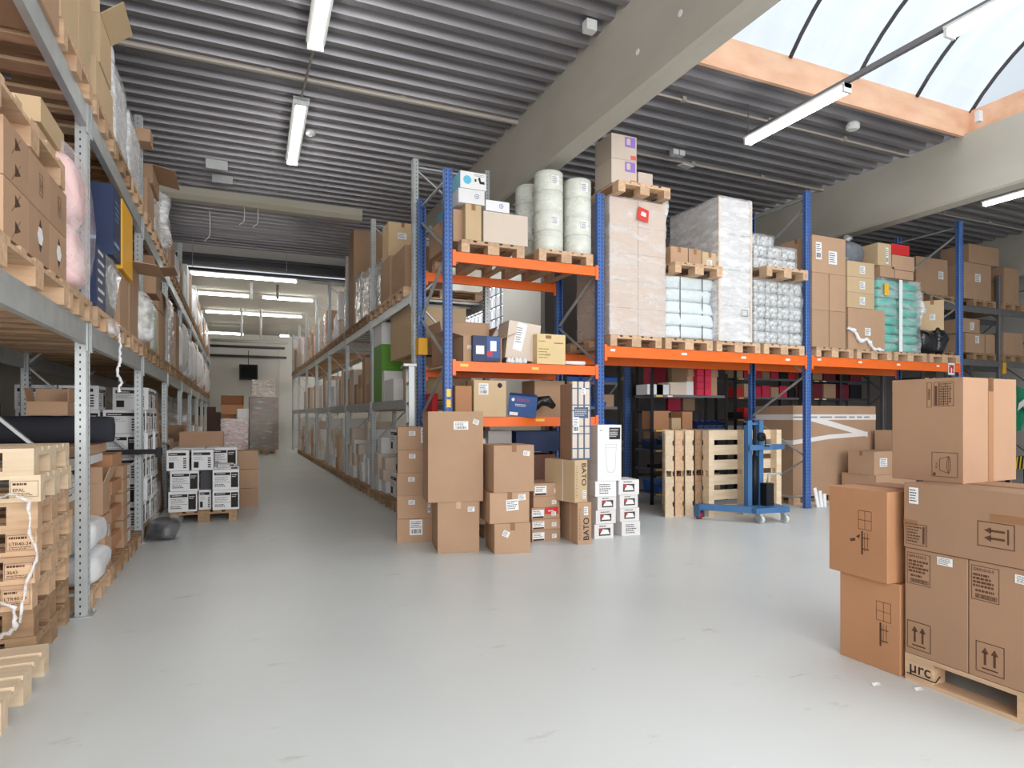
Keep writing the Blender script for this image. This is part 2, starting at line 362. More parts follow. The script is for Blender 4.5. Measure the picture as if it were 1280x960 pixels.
def wrapped_load(label, loc, size, rz=0.0, inner=None, grid=(2,3), m=None, film_m=None, cat='wrapped load', seed=1, group=None, stick=None, gap=0.006, name='wrapped_load', simple=False):
    w, d, h = size; t = T(name, label, cat, loc, rz, group); inner = inner or CARD
    nx, nz = grid; cw = w/nx; ch = h/nz
    if simple:
        link('goods', carton_mesh(w-.02,d-.02,h-.01,inner), t)
    else:
        nd = 2 if d > 0.7 else 1
        for i in range(nx):
            for k in range(nz):
                for j in range(nd):
                    link('carton', carton_mesh(cw-gap, d/nd-gap, ch-gap/2, inner), t, (-w/2+cw*(i+.5), -d/2+d/nd*(j+.5), ch*k))
    link('stretch_film', wrap_mesh(w+.02,d+.02,h+.012,film_m or FILM,seed=seed), t)
    if stick:
        for a in stick: 
            pr = Print(); pr.quad(0,0,a[3],a[4]); pr.put('sticker', a[5], t, frame(a[0],w+.05,d+.05,h) @ Matrix.Translation((a[1],a[2],0.004)))
    return t
# ------------------------------------------------------------------ pallets: 1.2 along local x, 0.8 along local y
def pallet_meshes(L, W, H, m):
    def f():
        t = 0.022*H/0.144; dk = MB(); bh = H-3*t
        ws = [0.145,0.10,0.145,0.10,0.145]; gap = (W-sum(ws))/4; y = -W/2
        for w_ in ws: dk.box(-L/2,L/2,y,y+w_,H-t,H); y += w_+gap
        for x in (-L/2,-0.0725,L/2-0.145): dk.box(x,x+0.145,-W/2,W/2,H-2*t,H-t)
        me = dk.mesh('deck', m); sk = []
        for k, bw in ((-1,.10),(0,.145),(1,.10)):
            q = MB(); yc = k*(W/2-bw/2)
            q.box(-L/2,L/2,yc-bw/2,yc+bw/2,0,t)
            for x in (-L/2,-0.0725,L/2-0.145): q.box(x,x+0.145,yc-bw/2,yc+bw/2,t,t+bh)
            sk.append(q.mesh('skid', m))
        return me, sk
    return cached(('pallet', L, W, H, m.name), f)
def pallet(label, loc, rz=0.0, m=None, group=None, L=1.2, W=0.8, H=0.144, rot=None):
    t = T('wooden_pallet', label, 'pallet', loc, rz, group, rot); dk, sk = pallet_meshes(L, W, H, m or WOOD)
    link('deck', dk, t)
    for s in sk: link('skid', s, t)
    return t
# ------------------------------------------------------------------ pallet racking
def post_mesh(h, m, w=0.1, d=0.075):
    def f():
        b = MB(); t = 0.012; a = w/2
        # omega section, open towards +y
        poly = [(-a,d/2),(-a,-d/2+.01),(-a+.01,-d/2),(-.012,-d/2),(-.007,-d/2+.01),(.007,-d/2+.01),(.012,-d/2),(a-.01,-d/2),(a,-d/2+.01),(a,d/2),(a-.025,d/2),(a-.025,d/2-t),(a-t,d/2-t),(a-t,-d/2+t+.008),(-a+t,-d/2+t+.008),(-a+t,d/2-t),(-a+.025,d/2-t),(-a+.025,d/2)]
        b.prism(poly, 0.006, h, 'Z'); return b.mesh('upright', m)
    return cached(('post', round(h,3), m.name, w, d), f)
def foot_mesh(m):
    def f():
        b = MB(); b.box(-.075,.075,-.07,.07,0,.006); b.lathe([(.009,.006),(.009,.03)],8,0,Matrix.Translation((.062,-.055,0))); return b.mesh('foot_plate', m)
    return cached(('foot', m.name), f)
def rack_frame(root, org, ang, x, depth, h, pm, bm, n=None, wd=0.1, start=0.15, nodes=None):
    """org/ang: rack line frame (local x along the rack face, local y into the rack). Adds two uprights and zigzag braces as parts."""
    for y, r in ((0.0375, 0), (depth-0.0375, math.pi)):
        p = link('upright', post_mesh(h, pm, wd), root, (x,y,0), (0,0,r)); link('foot_plate', foot_mesh(bm), p)
    y0, y1 = 0.06, depth-0.06
    if nodes:      # heights of the brace joints, starting at the rear upright
        for i in range(len(nodes)-1):
            a, c = (y1,y0) if i%2 == 0 else (y0,y1); b = MB(); b.bar((x,a,nodes[i]+.02), (x,c,nodes[i+1]-.02), .035, .02); link('brace', b.mesh('brace', bm), root)
        n = 0; st = 0
    else:
        n = n or int((h-start)/0.6); st = (h-start-0.12)/n
    for i in range(n):
        a, c = (y0,y1) if i%2 == 0 else (y1,y0); b = MB(); b.bar((x,a,start+i*st+.02), (x,c,start+(i+1)*st-.02), .035, .02); link('brace', b.mesh('brace', bm), root)
    for z in (start, h-0.1):
        b = MB(); b.bar((x,y0,z),(x,y1,z),.03,.02); link('brace', b.mesh('brace', bm), root)
def beam(root, x0, x1, y, z0, z1, m, back=False, holes=True):
    """box beam with a step and end connectors: face towards -y"""
    b = MB(); t = 0.045; s = -1 if not back else 1; zm = z0+(z1-z0)*0.62
    yf = y; poly = [(y,z0),(y+t,z0),(y+t,z1-.02),(y+t*.55,z1-.02),(y+t*.55,z1),(y,z1)]
    b.prism(poly, x0, x1, 'X'); o = link('beam', b.mesh('beam', m), root)
    for x in (x0-.004, x1-.04+.004):
        c = MB(); c.box(x,x+.04,y-.008,y+.002,z0-.05,z1+.02); link('connector', c.mesh('connector', m), o)
    return o
# ================================================================== SETTING
ZC = EYE+4.15; ZB = EYE+3.2; B1L, B1R = 3.62, 3.875; B2L = 3.07*3.2; YF = None
FLM = mat('floor_paint', srgb(216,220,219), 0.33, nscale=0.7, namt=0.35, dark=srgb(196,198,194), bump=0.03, bscale=3, spec=0.35)
def floor_wear(m):                     # scuffs and worn patches of the painted floor
    N = m.node_tree.nodes; L = m.node_tree.links; b = N['Principled BSDF']; src = b.inputs['Base Color'].links[0].from_socket
    tc = N.new('ShaderNodeTexCoord'); mp = N.new('ShaderNodeMapping'); mp.inputs['Scale'].default_value = (0.9,2.6,1); L.new(tc.outputs['Object'], mp.inputs[0])
    n = N.new('ShaderNodeTexNoise'); n.inputs['Scale'].default_value = 2.2; n.inputs['Detail'].default_value = 9; n.inputs['Roughness'].default_value = 0.68; L.new(mp.outputs[0], n.inputs['Vector'])
    r = N.new('ShaderNodeMapRange'); r.inputs[1].default_value = 0.62; r.inputs[2].default_value = 0.74; r.inputs[4].default_value = 0.85; L.new(n.outputs['Fac'], r.inputs[0])
    mx = N.new('ShaderNodeMixRGB'); mx.inputs[2].default_value = (*srgb(176,168,156),1); L.new(r.outputs[0], mx.inputs[0]); L.new(src, mx.inputs[1]); L.new(mx.outputs[0], b.inputs['Base Color'])
floor_wear(FLM)
structure('floor', MB().box(-3.2,19,-6,34,-0.15,0), FLM)
YW = 29.0; YH = 17.2                    # far wall, where the front hall ends
structure('wall_left', MB().box(-3.2,-3.0,-2.5,34,0,6.3), WALLM)
w = MB(); w.box(-3.2,6.2,YW,YW+.2,0,6.3)
for k in range(9): w.box(-2.8+k*1.5,-2.78+k*1.5,YW-.012,YW,0,4.75)
structure('wall_far', w, WALLM)
# wall with the window band beyond the racks
XW = 6.0; WB, WT = 3.55, 4.75
w = MB(); w.box(XW,XW+.2,12.2,YW,0,WB); w.box(XW,XW+.2,12.2,YW,WT,6.3); w.box(XW,XW+.2,12.2,14.3,WB,WT)
structure('wall_right', w, WALLM)
w = MB()
for k in range(49): w.box(XW+.05,XW+.1,14.3+k*.3,14.325+k*.3,WB,WT)
for z in (WB,WB+.3,WB+.6,WB+.9,WT-.04): w.box(XW+.04,XW+.11,14.3,YW,z,z+.035)
structure('window_1', w, SHST)
structure('wall_back', MB().box(6.0,19,12.0,12.2,0,6.3), WALLD)
structure('wall_end', MB().box(18.8,19,-2.5,12,0,6.3), WALLM)
# corrugated ceiling: troughs run across the aisle
def corr(name, x0, x1, y0, y1, z, pitch=0.27, dep=0.09):
    prof = []; y = y0; u = pitch
    while y < y1-1e-6:
        prof += [(y,z),(y+u*.32,z),(y+u*.43,z+dep),(y+u*.52,z+dep),(y+u*.55,z+dep-.012),(y+u*.58,z+dep),(y+u*.89,z+dep)]; y += u
    prof.append((y, z)); b = MB(); n = len(prof)
    vs = [(x0,a,c) for a,c in prof]+[(x1,a,c) for a,c in prof]
    b.add(vs, [(i+1,i,n+i,n+i+1) for i in range(n-1)]); b.box(x0,x1,y0,y,z+dep+.02,z+dep+.2)
    return structure(name, b, DECK)
corr('ceiling', -3.2, B1L+.02, -2.5, YH, ZC)
FY = U(884,77,ZC)[1]                    # skylight curb line
FX0 = B1R+.12; FX1 = U(1211,170,ZC)[0]
corr('ceiling', B1R-.02, B2L+.02, FY+.05, 12.1, ZC)
corr('ceiling', B2L+.3, 19, -2.5, 12.1, ZC)
structure('ceiling_rear', MB().box(-3.2,6.2,YH,YW+.2,4.85,5.0), CEILW)
structure('ceiling_rear', MB().box(B1R,6.2,15.2,YH+.1,ZC-.1,ZC+.1), CEILW)
def beam_struct(name, x0, x1, y0, y1, z0, z1):
    b = MB(); c = 0.03; xm = (x0+x1)/2
    b.prism([(z0,x0+c),(z0,x1-c),(z0+c,x1),(z1,x1),(z1,x0),(z0+c,x0)], y0, y1, 'Y'); return structure(name, b, CONC)
beam_struct('trim_1', B1L, B1R, -2.5, YH, ZB, ZC+.25)
beam_struct('trim_2', B2L, B2L+.32, -2.5, 12.1, ZB, ZC+.0)
beam_struct('trim_3', 16.4, 16.7, -2.5, 12.1, ZB, ZC+.25)
for y in (4.55, 5.2):                    # plugged lifting holes
    b = MB(); b.prism([(ZB+.38+.03*math.cos(a),y+.03*math.sin(a)) for a in [k*math.pi/6 for k in range(12)]],B1L-.004,B1L+.01,'X')
    b.v = [(x,z,y_) for x,y_,z in b.v]; structure('trim_plug', b, PAPER)
# front hall end: lintel beam and pipes
zl = hz(336,.3,16.9); b = MB(); b.box(-3.0,B1L,16.9,17.1,zl,zl+.09); b.box(-3.0,B1L,16.98,17.02,zl+.09,zl+.2); b.box(-3.0,B1L,16.9,17.1,zl+.2,zl+.28); structure('trim_4', b, DKST)
b = MB(); b.box(-3.0,B1L,17.03,17.2,zl+.1,ZC+.15); structure('wall_lintel', b, WALLM)
zz = hz(343,0.4,16.6)
b = MB(); b.tube([(-1.6,16.55,zz),(2.6,16.55,zz)],.045,8); o = link('ceiling_pipe', b.mesh('pipe', DKST, True)); tag(o, 'thin dark pipe under the dark lintel at the end of the front hall', 'pipe')
b = MB(); zz = hz(252,0,12.3); b.prism([(zz-.1,12.2),(zz-.1,12.4),(zz-.03,12.47),(zz+.1,12.47),(zz+.1,12.13),(zz-.03,12.13)],-2.6,2.2,'X')
b.v = [(x,z_,y_) if False else (x,z_,y_) for x,y_,z_ in b.v]; o = link('cable_duct', b.mesh('duct', CREAM)); tag(o, 'cream duct crossing under the corrugated ceiling above the aisle', 'duct')
# conduits
def conduit(label, p, q, r=.02, m=None, name='conduit'):
    b = MB(); b.tube([p, q], r, 8); n = int((Vector(q)-Vector(p)).length/1.4)
    for k in range(1, n):
        c = Vector(p).lerp(Vector(q), k/n); b.box(c.x-.03,c.x+.03,c.y-.03,c.y+.03,c.z-.015,c.z+.04)
    o = link(name, b.mesh('conduit', m or PIPE)); return tag(o, label, 'conduit')
y = U(400,100,ZC)[1]; conduit('pale cable conduit running across the ceiling between the two aisle lamps', (-2.9,y,ZC-.03), (B1L,y,ZC-.03), .035)
y = U(1050,172,ZC)[1]; conduit('thin conduit under the ceiling with a round junction box beside the skylight', (B1R,y,ZC-.02), (B2L,y,ZC-.02), .016)
y = U(900,210,ZC)[1]; conduit('conduit carrying white sockets under the ceiling beyond the skylight lamp', (B1R,y,ZC-.03), (B2L,y,ZC-.03), .022)
y = U(1260,282,ZC)[1]; conduit('thin pipe under the dark ceiling past the second concrete beam', (B2L+.3,y,ZC-.03), (16.3,y,ZC-.03), .018)
def ceil_thing(name, label, cat, px, py, fn, m, z=None):
    z = z or ZC-.05; x, y = U(px,py,z); b = MB(); fn(b); o = link(name, b.mesh(name, m, False), None, (x,y,z)); return tag(o, label, cat)
disc = lambda r, h: (lambda b: b.lathe([(r*.7,-h),(r,-h*.6),(r,h*.4),(r*.8,h)],16))
ceil_thing('junction_box','round white junction box on the conduit beside the skylight curb','box',1066,158,disc(.09,.05),HOUS)
ceil_thing('smoke_detector','small round detector on the ceiling beside the near aisle lamp','detector',388,166,disc(.07,.035),HOUS)
ceil_thing('socket_box','small white box under the ceiling next to the first concrete beam','box',737,33,lambda b: b.box(-.06,.06,-.05,.05,-.06,.05),HOUS)
ceil_thing('socket_box','white socket with a dangling cable beyond the skylight lamp','socket',846,190,lambda b: (b.box(-.1,0,-.05,.05,-.06,.02),b.box(.02,.12,-.05,.05,-.06,.02)),HOUS)
ceil_thing('hanging_tag','white plate hanging tilted under the socket conduit','plate',857,201,lambda b: b.prism([(-.1,-.06),(.14,-.03),(.1,.08),(-.13,.05)],-.09,-.07,'Z'),HOUS)
ceil_thing('exit_sign','white blank sign under the ceiling, nearer of two','sign',271,206,lambda b: b.box(-.16,.16,-.015,.015,-.075,.075),HOUS,ZC-.1)
ceil_thing('exit_sign','white blank sign with red end under the ceiling, farther of two','sign',278,224,lambda b: b.box(-.16,.16,-.015,.015,-.065,.065),HOUS,ZC-.1)
ceil_thing('curb_switch','small white box on the corner of the plywood skylight curb','box',1215,153,lambda b: b.box(-.04,.04,-.12,-.06,-.03,.12),HOUS,ZC+.02)
# cables hanging at the duct
for px, py, L_ in ((262,268,.55),(305,262,.35),(322,265,.35)):
    x = onY(px,12.1); z = hz(py-5,x,12.1); b = MB(); b.tube([(x,12.1,z),(x+.01,12.1,z-L_*.4),(x,12.1,z-L_*.8),(x-.08,12.1,z-L_)],.009,6)
    o = link('hanging_cable', b.mesh('cable', HOUS, True)); tag(o, 'thin white cable dangling below the cream ceiling duct', 'cable', 'cables dangling under the duct')
# ---- skylight
CH = 4.6; Y0 = FY-CH; HF = 0.36
b = MB(); b.box(FX0,FX1+.05,FY,FY+.05,ZC-.03,ZC+HF); structure('trim_5', b, FASC)
b = MB(); b.box(FX1,FX1+.05,Y0,FY,ZC-.03,ZC+HF); structure('trim_6', b, FASC)
b = MB(); b.box(FX0,FX1+.05,Y0-.05,Y0,ZC-.03,ZC+HF); structure('trim_7', b, FASC)
b = MB(); b.box(FX0-.05,FX0,Y0-.05,FY+.05,ZC-.03,ZC+HF); structure('trim_8', b, FASC)
b = MB(); b.box(FX1+.05,FX1+.2,-2.5,FY+.05,ZC,ZC+.2); b.box(B1R,FX0,-2.5,FY+.05,ZC,ZC+.2); b.box(B1R,FX1+.2,-2.5,Y0-.05,ZC,ZC+.2); structure('ceiling_skirt', b, DECK)
rise = 1.15; Rr = ((CH/2)**2+rise**2)/(2*rise); ym = (Y0+FY)/2; zc = ZC+HF+rise-Rr; a0 = math.asin(CH/2/Rr)
arc = [(ym+Rr*math.sin(t), zc+Rr*math.cos(t)) for t in [a0-2*a0*k/20 for k in range(21)]]
ribx = [U(p,q,ZC+HF)[0] for p,q in ((985,64),(1067,92),(1150,117),(1211,136))]; dxr = (ribx[-1]-ribx[0])/3
xs = [FX1+.02-dxr*k for k in range(0,6)]
for x in xs:
    if x < FX0: continue
    b = MB(); b.tube([(x,a,c-.02) for a,c in arc],.028,6); o = link('trim_rib', b.mesh('rib', DKST, True)); o['kind'] = 'structure'
gm = bpy.data.materials.new('skylight_sheet'); gm.use_nodes = True; N = gm.node_tree.nodes; L = gm.node_tree.links; N.clear()
o_ = N.new('ShaderNodeOutputMaterial'); mx = N.new('ShaderNodeMixShader'); tr = N.new('ShaderNodeBsdfTransparent'); tl = N.new('ShaderNodeBsdfTranslucent')
tr.inputs[0].default_value = (.93,.97,1,1); tl.inputs[0].default_value = (.95,.97,1,1)
nz = N.new('ShaderNodeTexNoise'); nz.inputs['Scale'].default_value = .8; tcn = N.new('ShaderNodeTexCoord'); mpn = N.new('ShaderNodeMapping'); mpn.inputs['Scale'].default_value = (3,.5,.5)
L.new(tcn.outputs['Object'], mpn.inputs[0]); L.new(mpn.outputs[0], nz.inputs['Vector']); mr = N.new('ShaderNodeMapRange'); mr.inputs[3].default_value = .1; mr.inputs[4].default_value = .45
L.new(nz.outputs['Fac'], mr.inputs[0]); L.new(mr.outputs[0], mx.inputs[0]); L.new(tr.outputs[0], mx.inputs[1]); L.new(tl.outputs[0], mx.inputs[2]); L.new(mx.outputs[0], o_.inputs[0])
structure('added_skylight', MB().box(B1R,6.1,12.15,15.2,ZC+.0,ZC+.02), gm)  # opening added in the ceiling so sky light reaches the wall below
b = MB(); n = len(arc); vs = [(FX0,a,c) for a,c in arc]+[(FX1+.05,a,c) for a,c in arc]; b.add(vs, [(i,i+1,n+i+1,n+i) for i in range(n-1)])
b.add([(FX1+.05,a,c) for a,c in arc], [tuple(range(n))]); b.add([(FX0,a,c) for a,c in arc], [tuple(range(n))]); structure('window_2', b, gm)
# ---- luminaires along the aisle direction
def batten(label, c, L_, ang=0, wid=.16, group=None, hang=0.0, tubes=2, name='fluorescent_light'):
    """c: centre of fitting top; long axis local y"""
    t = T(name, label, 'ceiling light', c, ang, group)
    b = MB(); b.prism([(-wid/2,0),(-wid/2,-.02),(-wid*.3,-.05),(wid*.3,-.05),(wid/2,-.02),(wid/2,0)],-L_/2,L_/2,'Y')
    b.v = [(z_,y_,x_) for x_,y_,z_ in b.v]; link('housing', b.mesh('housing', HOUS), t)
    for k in range(tubes):
        x = 0 if tubes == 1 else (-.035 if k == 0 else .035)
        q = MB(); q.tube([(x,-L_/2+.03,-.075),(x,L_/2-.03,-.075)],.022,8); link('tube', q.mesh('tube', TUBE, True), t)
    for y in (-L_/2,L_/2-.03):
        q = MB(); q.box(-wid*.42,wid*.42,y,y+.03,-.1,0); link('end_cap', q.mesh('end_cap', HOUS), t)
    if hang:
        for y in (-L_*.4,L_*.4): q = MB(); q.bar((0,y,0),(0,y,hang),.012); link('hanger', q.mesh('hanger', PIPE), t)
    return t
Zl = ZC-.08
a = U(377,127,Zl-.06); c = U(365,204,Zl-.06); L1 = math.hypot(a[0]-c[0],a[1]-c[1]); ang1 = math.atan2(a[0]-c[0],c[1]-a[1])
batten('double fluorescent lamp on the corrugated ceiling, beyond the pale conduit', ((a[0]+c[0])/2,(a[1]+c[1])/2,Zl), L1, ang1, .2)
c2 = U(394,60,Zl-.06); e2 = (c2[0]+L1*math.sin(ang1), c2[1]-L1*math.cos(ang1))
batten('double fluorescent lamp on the corrugated ceiling, nearest above the aisle', ((c2[0]+e2[0])/2,(c2[1]+e2[1])/2,Zl), L1, ang1, .2)
b = MB(); b.tube([(c2[0],c2[1],Zl),(a[0],a[1],Zl)],.014,6); o = link('lamp_cable', b.mesh('cable', PIPE)); tag(o, 'brown cable joining the two aisle lamps along the ceiling', 'cable')
# skylight trunking
ZT = EYE+3.7; p0 = U(934,180,ZT-.08); XT = p0[0]; ya, yb = U(1050,110,ZT-.08)[1], p0[1]
batten('slim fluorescent lamp hanging beside the plywood skylight curb', (XT,(ya+yb)/2,ZT), yb-ya, 0, .14, tubes=2)
ye = onX(1185,XT)
b = MB(); b.box(XT-.025,XT+.025,ye-1.5,yb,ZT+.002,ZT+.06); b.bar((XT,yb-.02,ZT+.06),(XT,yb-.02,ZC),.012); o = link('lamp_trunking', b.mesh('trunking', SHST)); tag(o, 'long perforated steel trunking crossing under the skylight sheets', 'trunking')
batten('second fluorescent lamp hanging from the trunking under the skylight', (XT,ye-.75,ZT), 1.5, 0, .16)
xr, yr = U(1262,246,ZC-.1)
batten('fluorescent lamp under the dark ceiling beyond the second concrete beam', (xr,yr-.3,ZC-.05), 1.5, 0, .16)
# ---- rear hall lamps: across the aisle
def across(label, pxa, pxb, py, Yp, hang=0.0, group=None):
    xa, xb = onY(pxa,Yp), onY(pxb,Yp); z = min(4.82, hz(py,(xa+xb)/2,Yp)+.1); return batten(label, ((xa+xb)/2,Yp,z), xb-xa, math.pi/2, .14, group, max(0,(4.85 if Yp > 17 else ZC)-z))
across('long lamp nearest the lintel in the rear hall, left end hidden by boxes', 225,372,334,16.6)
across('rear hall lamp in the second row, over the wall rack side', 246,312,356,19.2)
across('rear hall lamp in the second row, over the ladder rack side', 327,392,361,19.2)
across('rear hall lamp in the third row, longest of all', 256,378,390,22.5)
across('rear hall lamp in the last row, over the wall rack side', 259,305,418,26.0)
across('short rear hall lamp in the last row, over the ladder rack side', 349,362,421,26.0)
for k, px in enumerate((302,326)):
    x = onY(px,21.9); b = MB(); b.tube([(x,21.9,4.83),(x,21.9,hz(422,x,21.9))],.035,8); o = link('drop_pipe', b.mesh('pipe', HOUS, True)); tag(o, 'white pipe dropping from the rear ceiling, '+('nearer the wall rack' if k == 0 else 'nearer the ladder rack'), 'pipe')
for k, px in enumerate((314,347)):
    x = onY(px,17.6); b = MB(); b.tube([(x,17.6,4.83),(x,17.6,hz(374,x,17.6))],.035,8); o = link('drop_pipe', b.mesh('pipe', HOUS if k == 0 else SHST, True)); tag(o, ('white' if k == 0 else 'grey')+' pipe dropping from the ceiling just past the lintel', 'pipe')
for k,(py,px0,px1) in enumerate(((433,256,356),(445,258,358),(426,250,360))):
    x0, x1 = onY(px0,28.8), onY(px1,28.8); z = hz(py,0,28.8); b = MB(); b.tube([(x0,28.8,z),(x1,28.8,z)],.05,8); o = link('wall_pipe', b.mesh('pipe', DKST if k < 2 else CREAM, True)); tag(o, ['upper dark pipe along the top of the far wall','lower dark pipe on the far wall just above the black screen','pale pipe where the far wall meets the ceiling'][k], 'pipe')
for k in range(2): batten('added unseen lamp over the passage behind the ladder rack, %s' % ['nearer','farther'][k], (4.7,13.2+3.0*k,ZC-.15 if k else ZC-.3), 1.5, 0, .16, hang=.1 if k else .25)  # lamps added out of view to brighten the wall beyond the racks
# monitor on far wall
x0, x1 = onY(299,28.6), onY(322,28.6); z0, z1 = hz(475,.5,28.6), hz(456,.5,28.6)
t = T('wall_monitor', 'black box-like screen hung high on the far wall', 'monitor', ((x0+x1)/2,28.6,z0))
w_ = (x1-x0)/2; b = MB(); b.box(-w_,w_,-.2,.06,0,z1-z0); b.prism([(-w_*.7,.06),(w_*.7,.06),(w_*.5,.3),(-w_*.5,.3)],.1,z1-z0-.1,'Z'); link('casing', b.mesh('casing', BLACK), t, bevel=.015)
b = MB(); b.box(-w_+.06,w_-.06,-.206,-.2,.06,z1-z0-.06); link('screen', b.mesh('screen', mat('screen_glass', srgb(24,24,26), .7, spec=.2)), t)
b = MB(); b.bar((0,.1,z1-z0),(0,.1,z1-z0+.6),.03); link('bracket', b.mesh('bracket', DKST), t)
# ================================================================== RACKS
XL = -0.95; BAY = 2.8; YP1 = 5.28; LZ1, LZ2 = 2.05, 3.57
FRH = 4.72
lr = T('pallet_rack', 'tall galvanised pallet rack along the wall, beside the stacked pallets', 'rack', (XL,0,0), math.pi/2)
fr = [YP1+BAY*k for k in range(-1,9)]
for k, y in enumerate(fr): rack_frame(lr, 0, 0, y, 1.1, FRH, GALVP, GALV, nodes=[.15,.92,1.93,2.95,3.95,4.6])
for k in range(len(fr)-1):
    for zt in (LZ1, LZ2):
        beam(lr, fr[k]+.05, fr[k+1]-.05, 0.0, zt-.15, zt, GALV); beam(lr, fr[k]+.05, fr[k+1]-.05, 1.055, zt-.15, zt, GALV, True)
XR = 2.15; rr_y = [8.25]+[G(p,520+1,EYE-(1.0/F)) and 0 for p in ()]
for px in (464,428,402,388,372): rr_y.append(onX(px, XR))
rr_y = [8.25, 11.05, 13.85, 16.65, 19.45, 22.25, 25.05, 27.85]
RZ1, RZ2 = 1.63, 3.05
rk = T('pallet_rack', 'galvanised pallet rack across the aisle, behind the aluminium ladder', 'rack', (XR,0,0), -math.pi/2)
for k, y in enumerate(rr_y): rack_frame(rk, 0, 0, -y, 1.1, FRH+.1, GALVP, GALV, nodes=[.15,.92,1.93,2.95,3.95,4.7])
for k in range(len(rr_y)-1):
    for zt in (RZ1, RZ2):
        beam(rk, -rr_y[k+1]+.05, -rr_y[k]-.05, 0.0, zt-.13, zt, GALV); beam(rk, -rr_y[k+1]+.05, -rr_y[k]-.05, 1.055, zt-.13, zt, GALV, True)
    # chipboard shelf of the lower level
    b = MB(); b.box(-rr_y[k+1]+.06,-rr_y[k]-.06,.05,1.05,RZ1-.045,RZ1-.022); link('shelf_board', b.mesh('shelf_board', CARD2), rk)
    if k < 3:
        for q_ in range(7):
            b = MB(); x = -rr_y[k]-.3-q_*.36; b.box(x-.05,x+.05,.05,1.05,RZ2-.06,RZ2-.03); link('crossbar', b.mesh('crossbar', GALV), rk)
YO = 6.95; OX = [2.24, 4.28, 7.93, 11.58]
orr = T('pallet_rack', 'blue and orange pallet rack facing the open floor', 'rack', (0,YO,0), 0)
for k, x in enumerate(OX): rack_frame(orr, 0, 0, x, 1.2, 4.25 if k < 2 else 4.8, BLUEP, GALV, nodes=[.12,.76,1.38,2.04,2.68,3.32,3.96]+([4.6] if k > 1 else []))
OL = {0:(1.39,2.035,3.30), 1:(2.30,), 2:(2.30,)}
for k in range(3):
    for zt in OL[k]:
        h_ = .115 if k == 0 else .14
        for y, bk in ((0,False),(1.155,True)): beam(orr, OX[k]+.05, OX[k+1]-.05, y, zt-h_, zt, ORNG, bk)
b = MB(); b.box(OX[0]+.06,OX[1]-.06,.05,1.15,2.035-.045,2.035-.02); link('shelf_board', b.mesh('shelf_board', CARD2), orr)
b = MB(); b.box(OX[0]+.06,OX[1]-.06,.05,1.15,1.39-.045,1.39-.02); link('shelf_board', b.mesh('shelf_board', CARD2), orr)
# little stickers and the load sign on the beams
YST = mat('yellow_sticker', srgb(250,206,90), .5)
for x, z, w_ in ((2.38,1.975,.1),(3.3,1.965,.09),(4.42,2.235,.07),(5.55,2.23,.09),(6.6,2.22,.09),(7.45,2.22,.09),(8.1,2.245,.08),(9.0,2.235,.08),(9.9,2.225,.08),(10.9,2.235,.08),(3.35,1.335,.12)):
    p = Print(); p.quad(0,0,w_,.03); o = p.put('beam_sticker', YST if x < 4 or x == 3.35 else PAPER, orr, Matrix.Translation((x,-.0015,z)) @ Matrix.Rotation(math.pi/2,4,'X'))
p = Print(); xs_ = onY(1186,YO); p.quad(0,0,.17,.2,0,0); p.quad(.02,.03,.07,.17,.001,1); p.quad(.05,.12,.15,.17,.001,1); p.quad(.1,.03,.15,.12,.001,1); p.quad(.035,.13,.055,.155,.002,0); p.quad(.12,.06,.13,.1,.002,0)
p.put('load_sign', [PAPER, mat('sign_red', srgb(196,30,40), .5)], orr, Matrix.Translation((xs_-.02,-.003,2.11)) @ Matrix.Rotation(math.pi/2,4,'X'))
for y0_, x_ in ((-.05,2.24),):
    for z in (1.5,1.62): p = Print(); p.quad(0,0,.05,.09); p.put('upright_sticker', YST, orr, Matrix.Translation((x_-.025,-.002,z)) @ Matrix.Rotation(math.pi/2,4,'X'))
# yellow guards on the rear uprights
for x_ in (2.19,): 
    b = MB(); b.box(x_-.01,x_+.11,1.08,1.24,2.2,2.42); link('upright_guard', b.mesh('guard', YELL), orr)
# distant dark rack by the end wall
dr = T('pallet_rack', 'dark steel rack by the end wall, holding brown cartons', 'rack', (0,8.6,0), 0)
DX = [11.9, onY(1251,8.6), 17.6]
for x in DX: rack_frame(dr, 0, 0, x, 1.1, 4.55, SHST, SHST, n=5)
for k in range(2):
    for zt in (hz(452,14.5,8.6)+.05, hz(382,14.5,8.6)):
        for y, bk in ((0,False),(1.055,True)): beam(dr, DX[k]+.05, DX[k+1]-.05, y, zt-.13, zt, SHST, bk)
DZ = (hz(452,14.5,8.6)+.05, hz(382,14.5,8.6))
b = MB(); b.box(DX[1]+.05,DX[1]+.17,-.02,.1,2.35,2.6); link('upright_guard', b.mesh('guard', YELL), dr)
# ================================================================== LIGHT
wd = bpy.data.worlds.new('world'); SC.world = wd; wd.use_nodes = True; bg = wd.node_tree.nodes['Background']; bg.inputs[0].default_value = (0.86,0.93,1.0,1); bg.inputs[1].default_value = 0.85
def area(name, loc, rot, sx, sy, e, col=(1,1,1)):
    l = bpy.data.lights.new(name, 'AREA'); l.shape = 'RECTANGLE'; l.size = sx; l.size_y = sy; l.energy = e; l.color = col
    o = bpy.data.objects.new(name, l); COL.objects.link(o); o.location = loc; o.rotation_euler = rot; return o
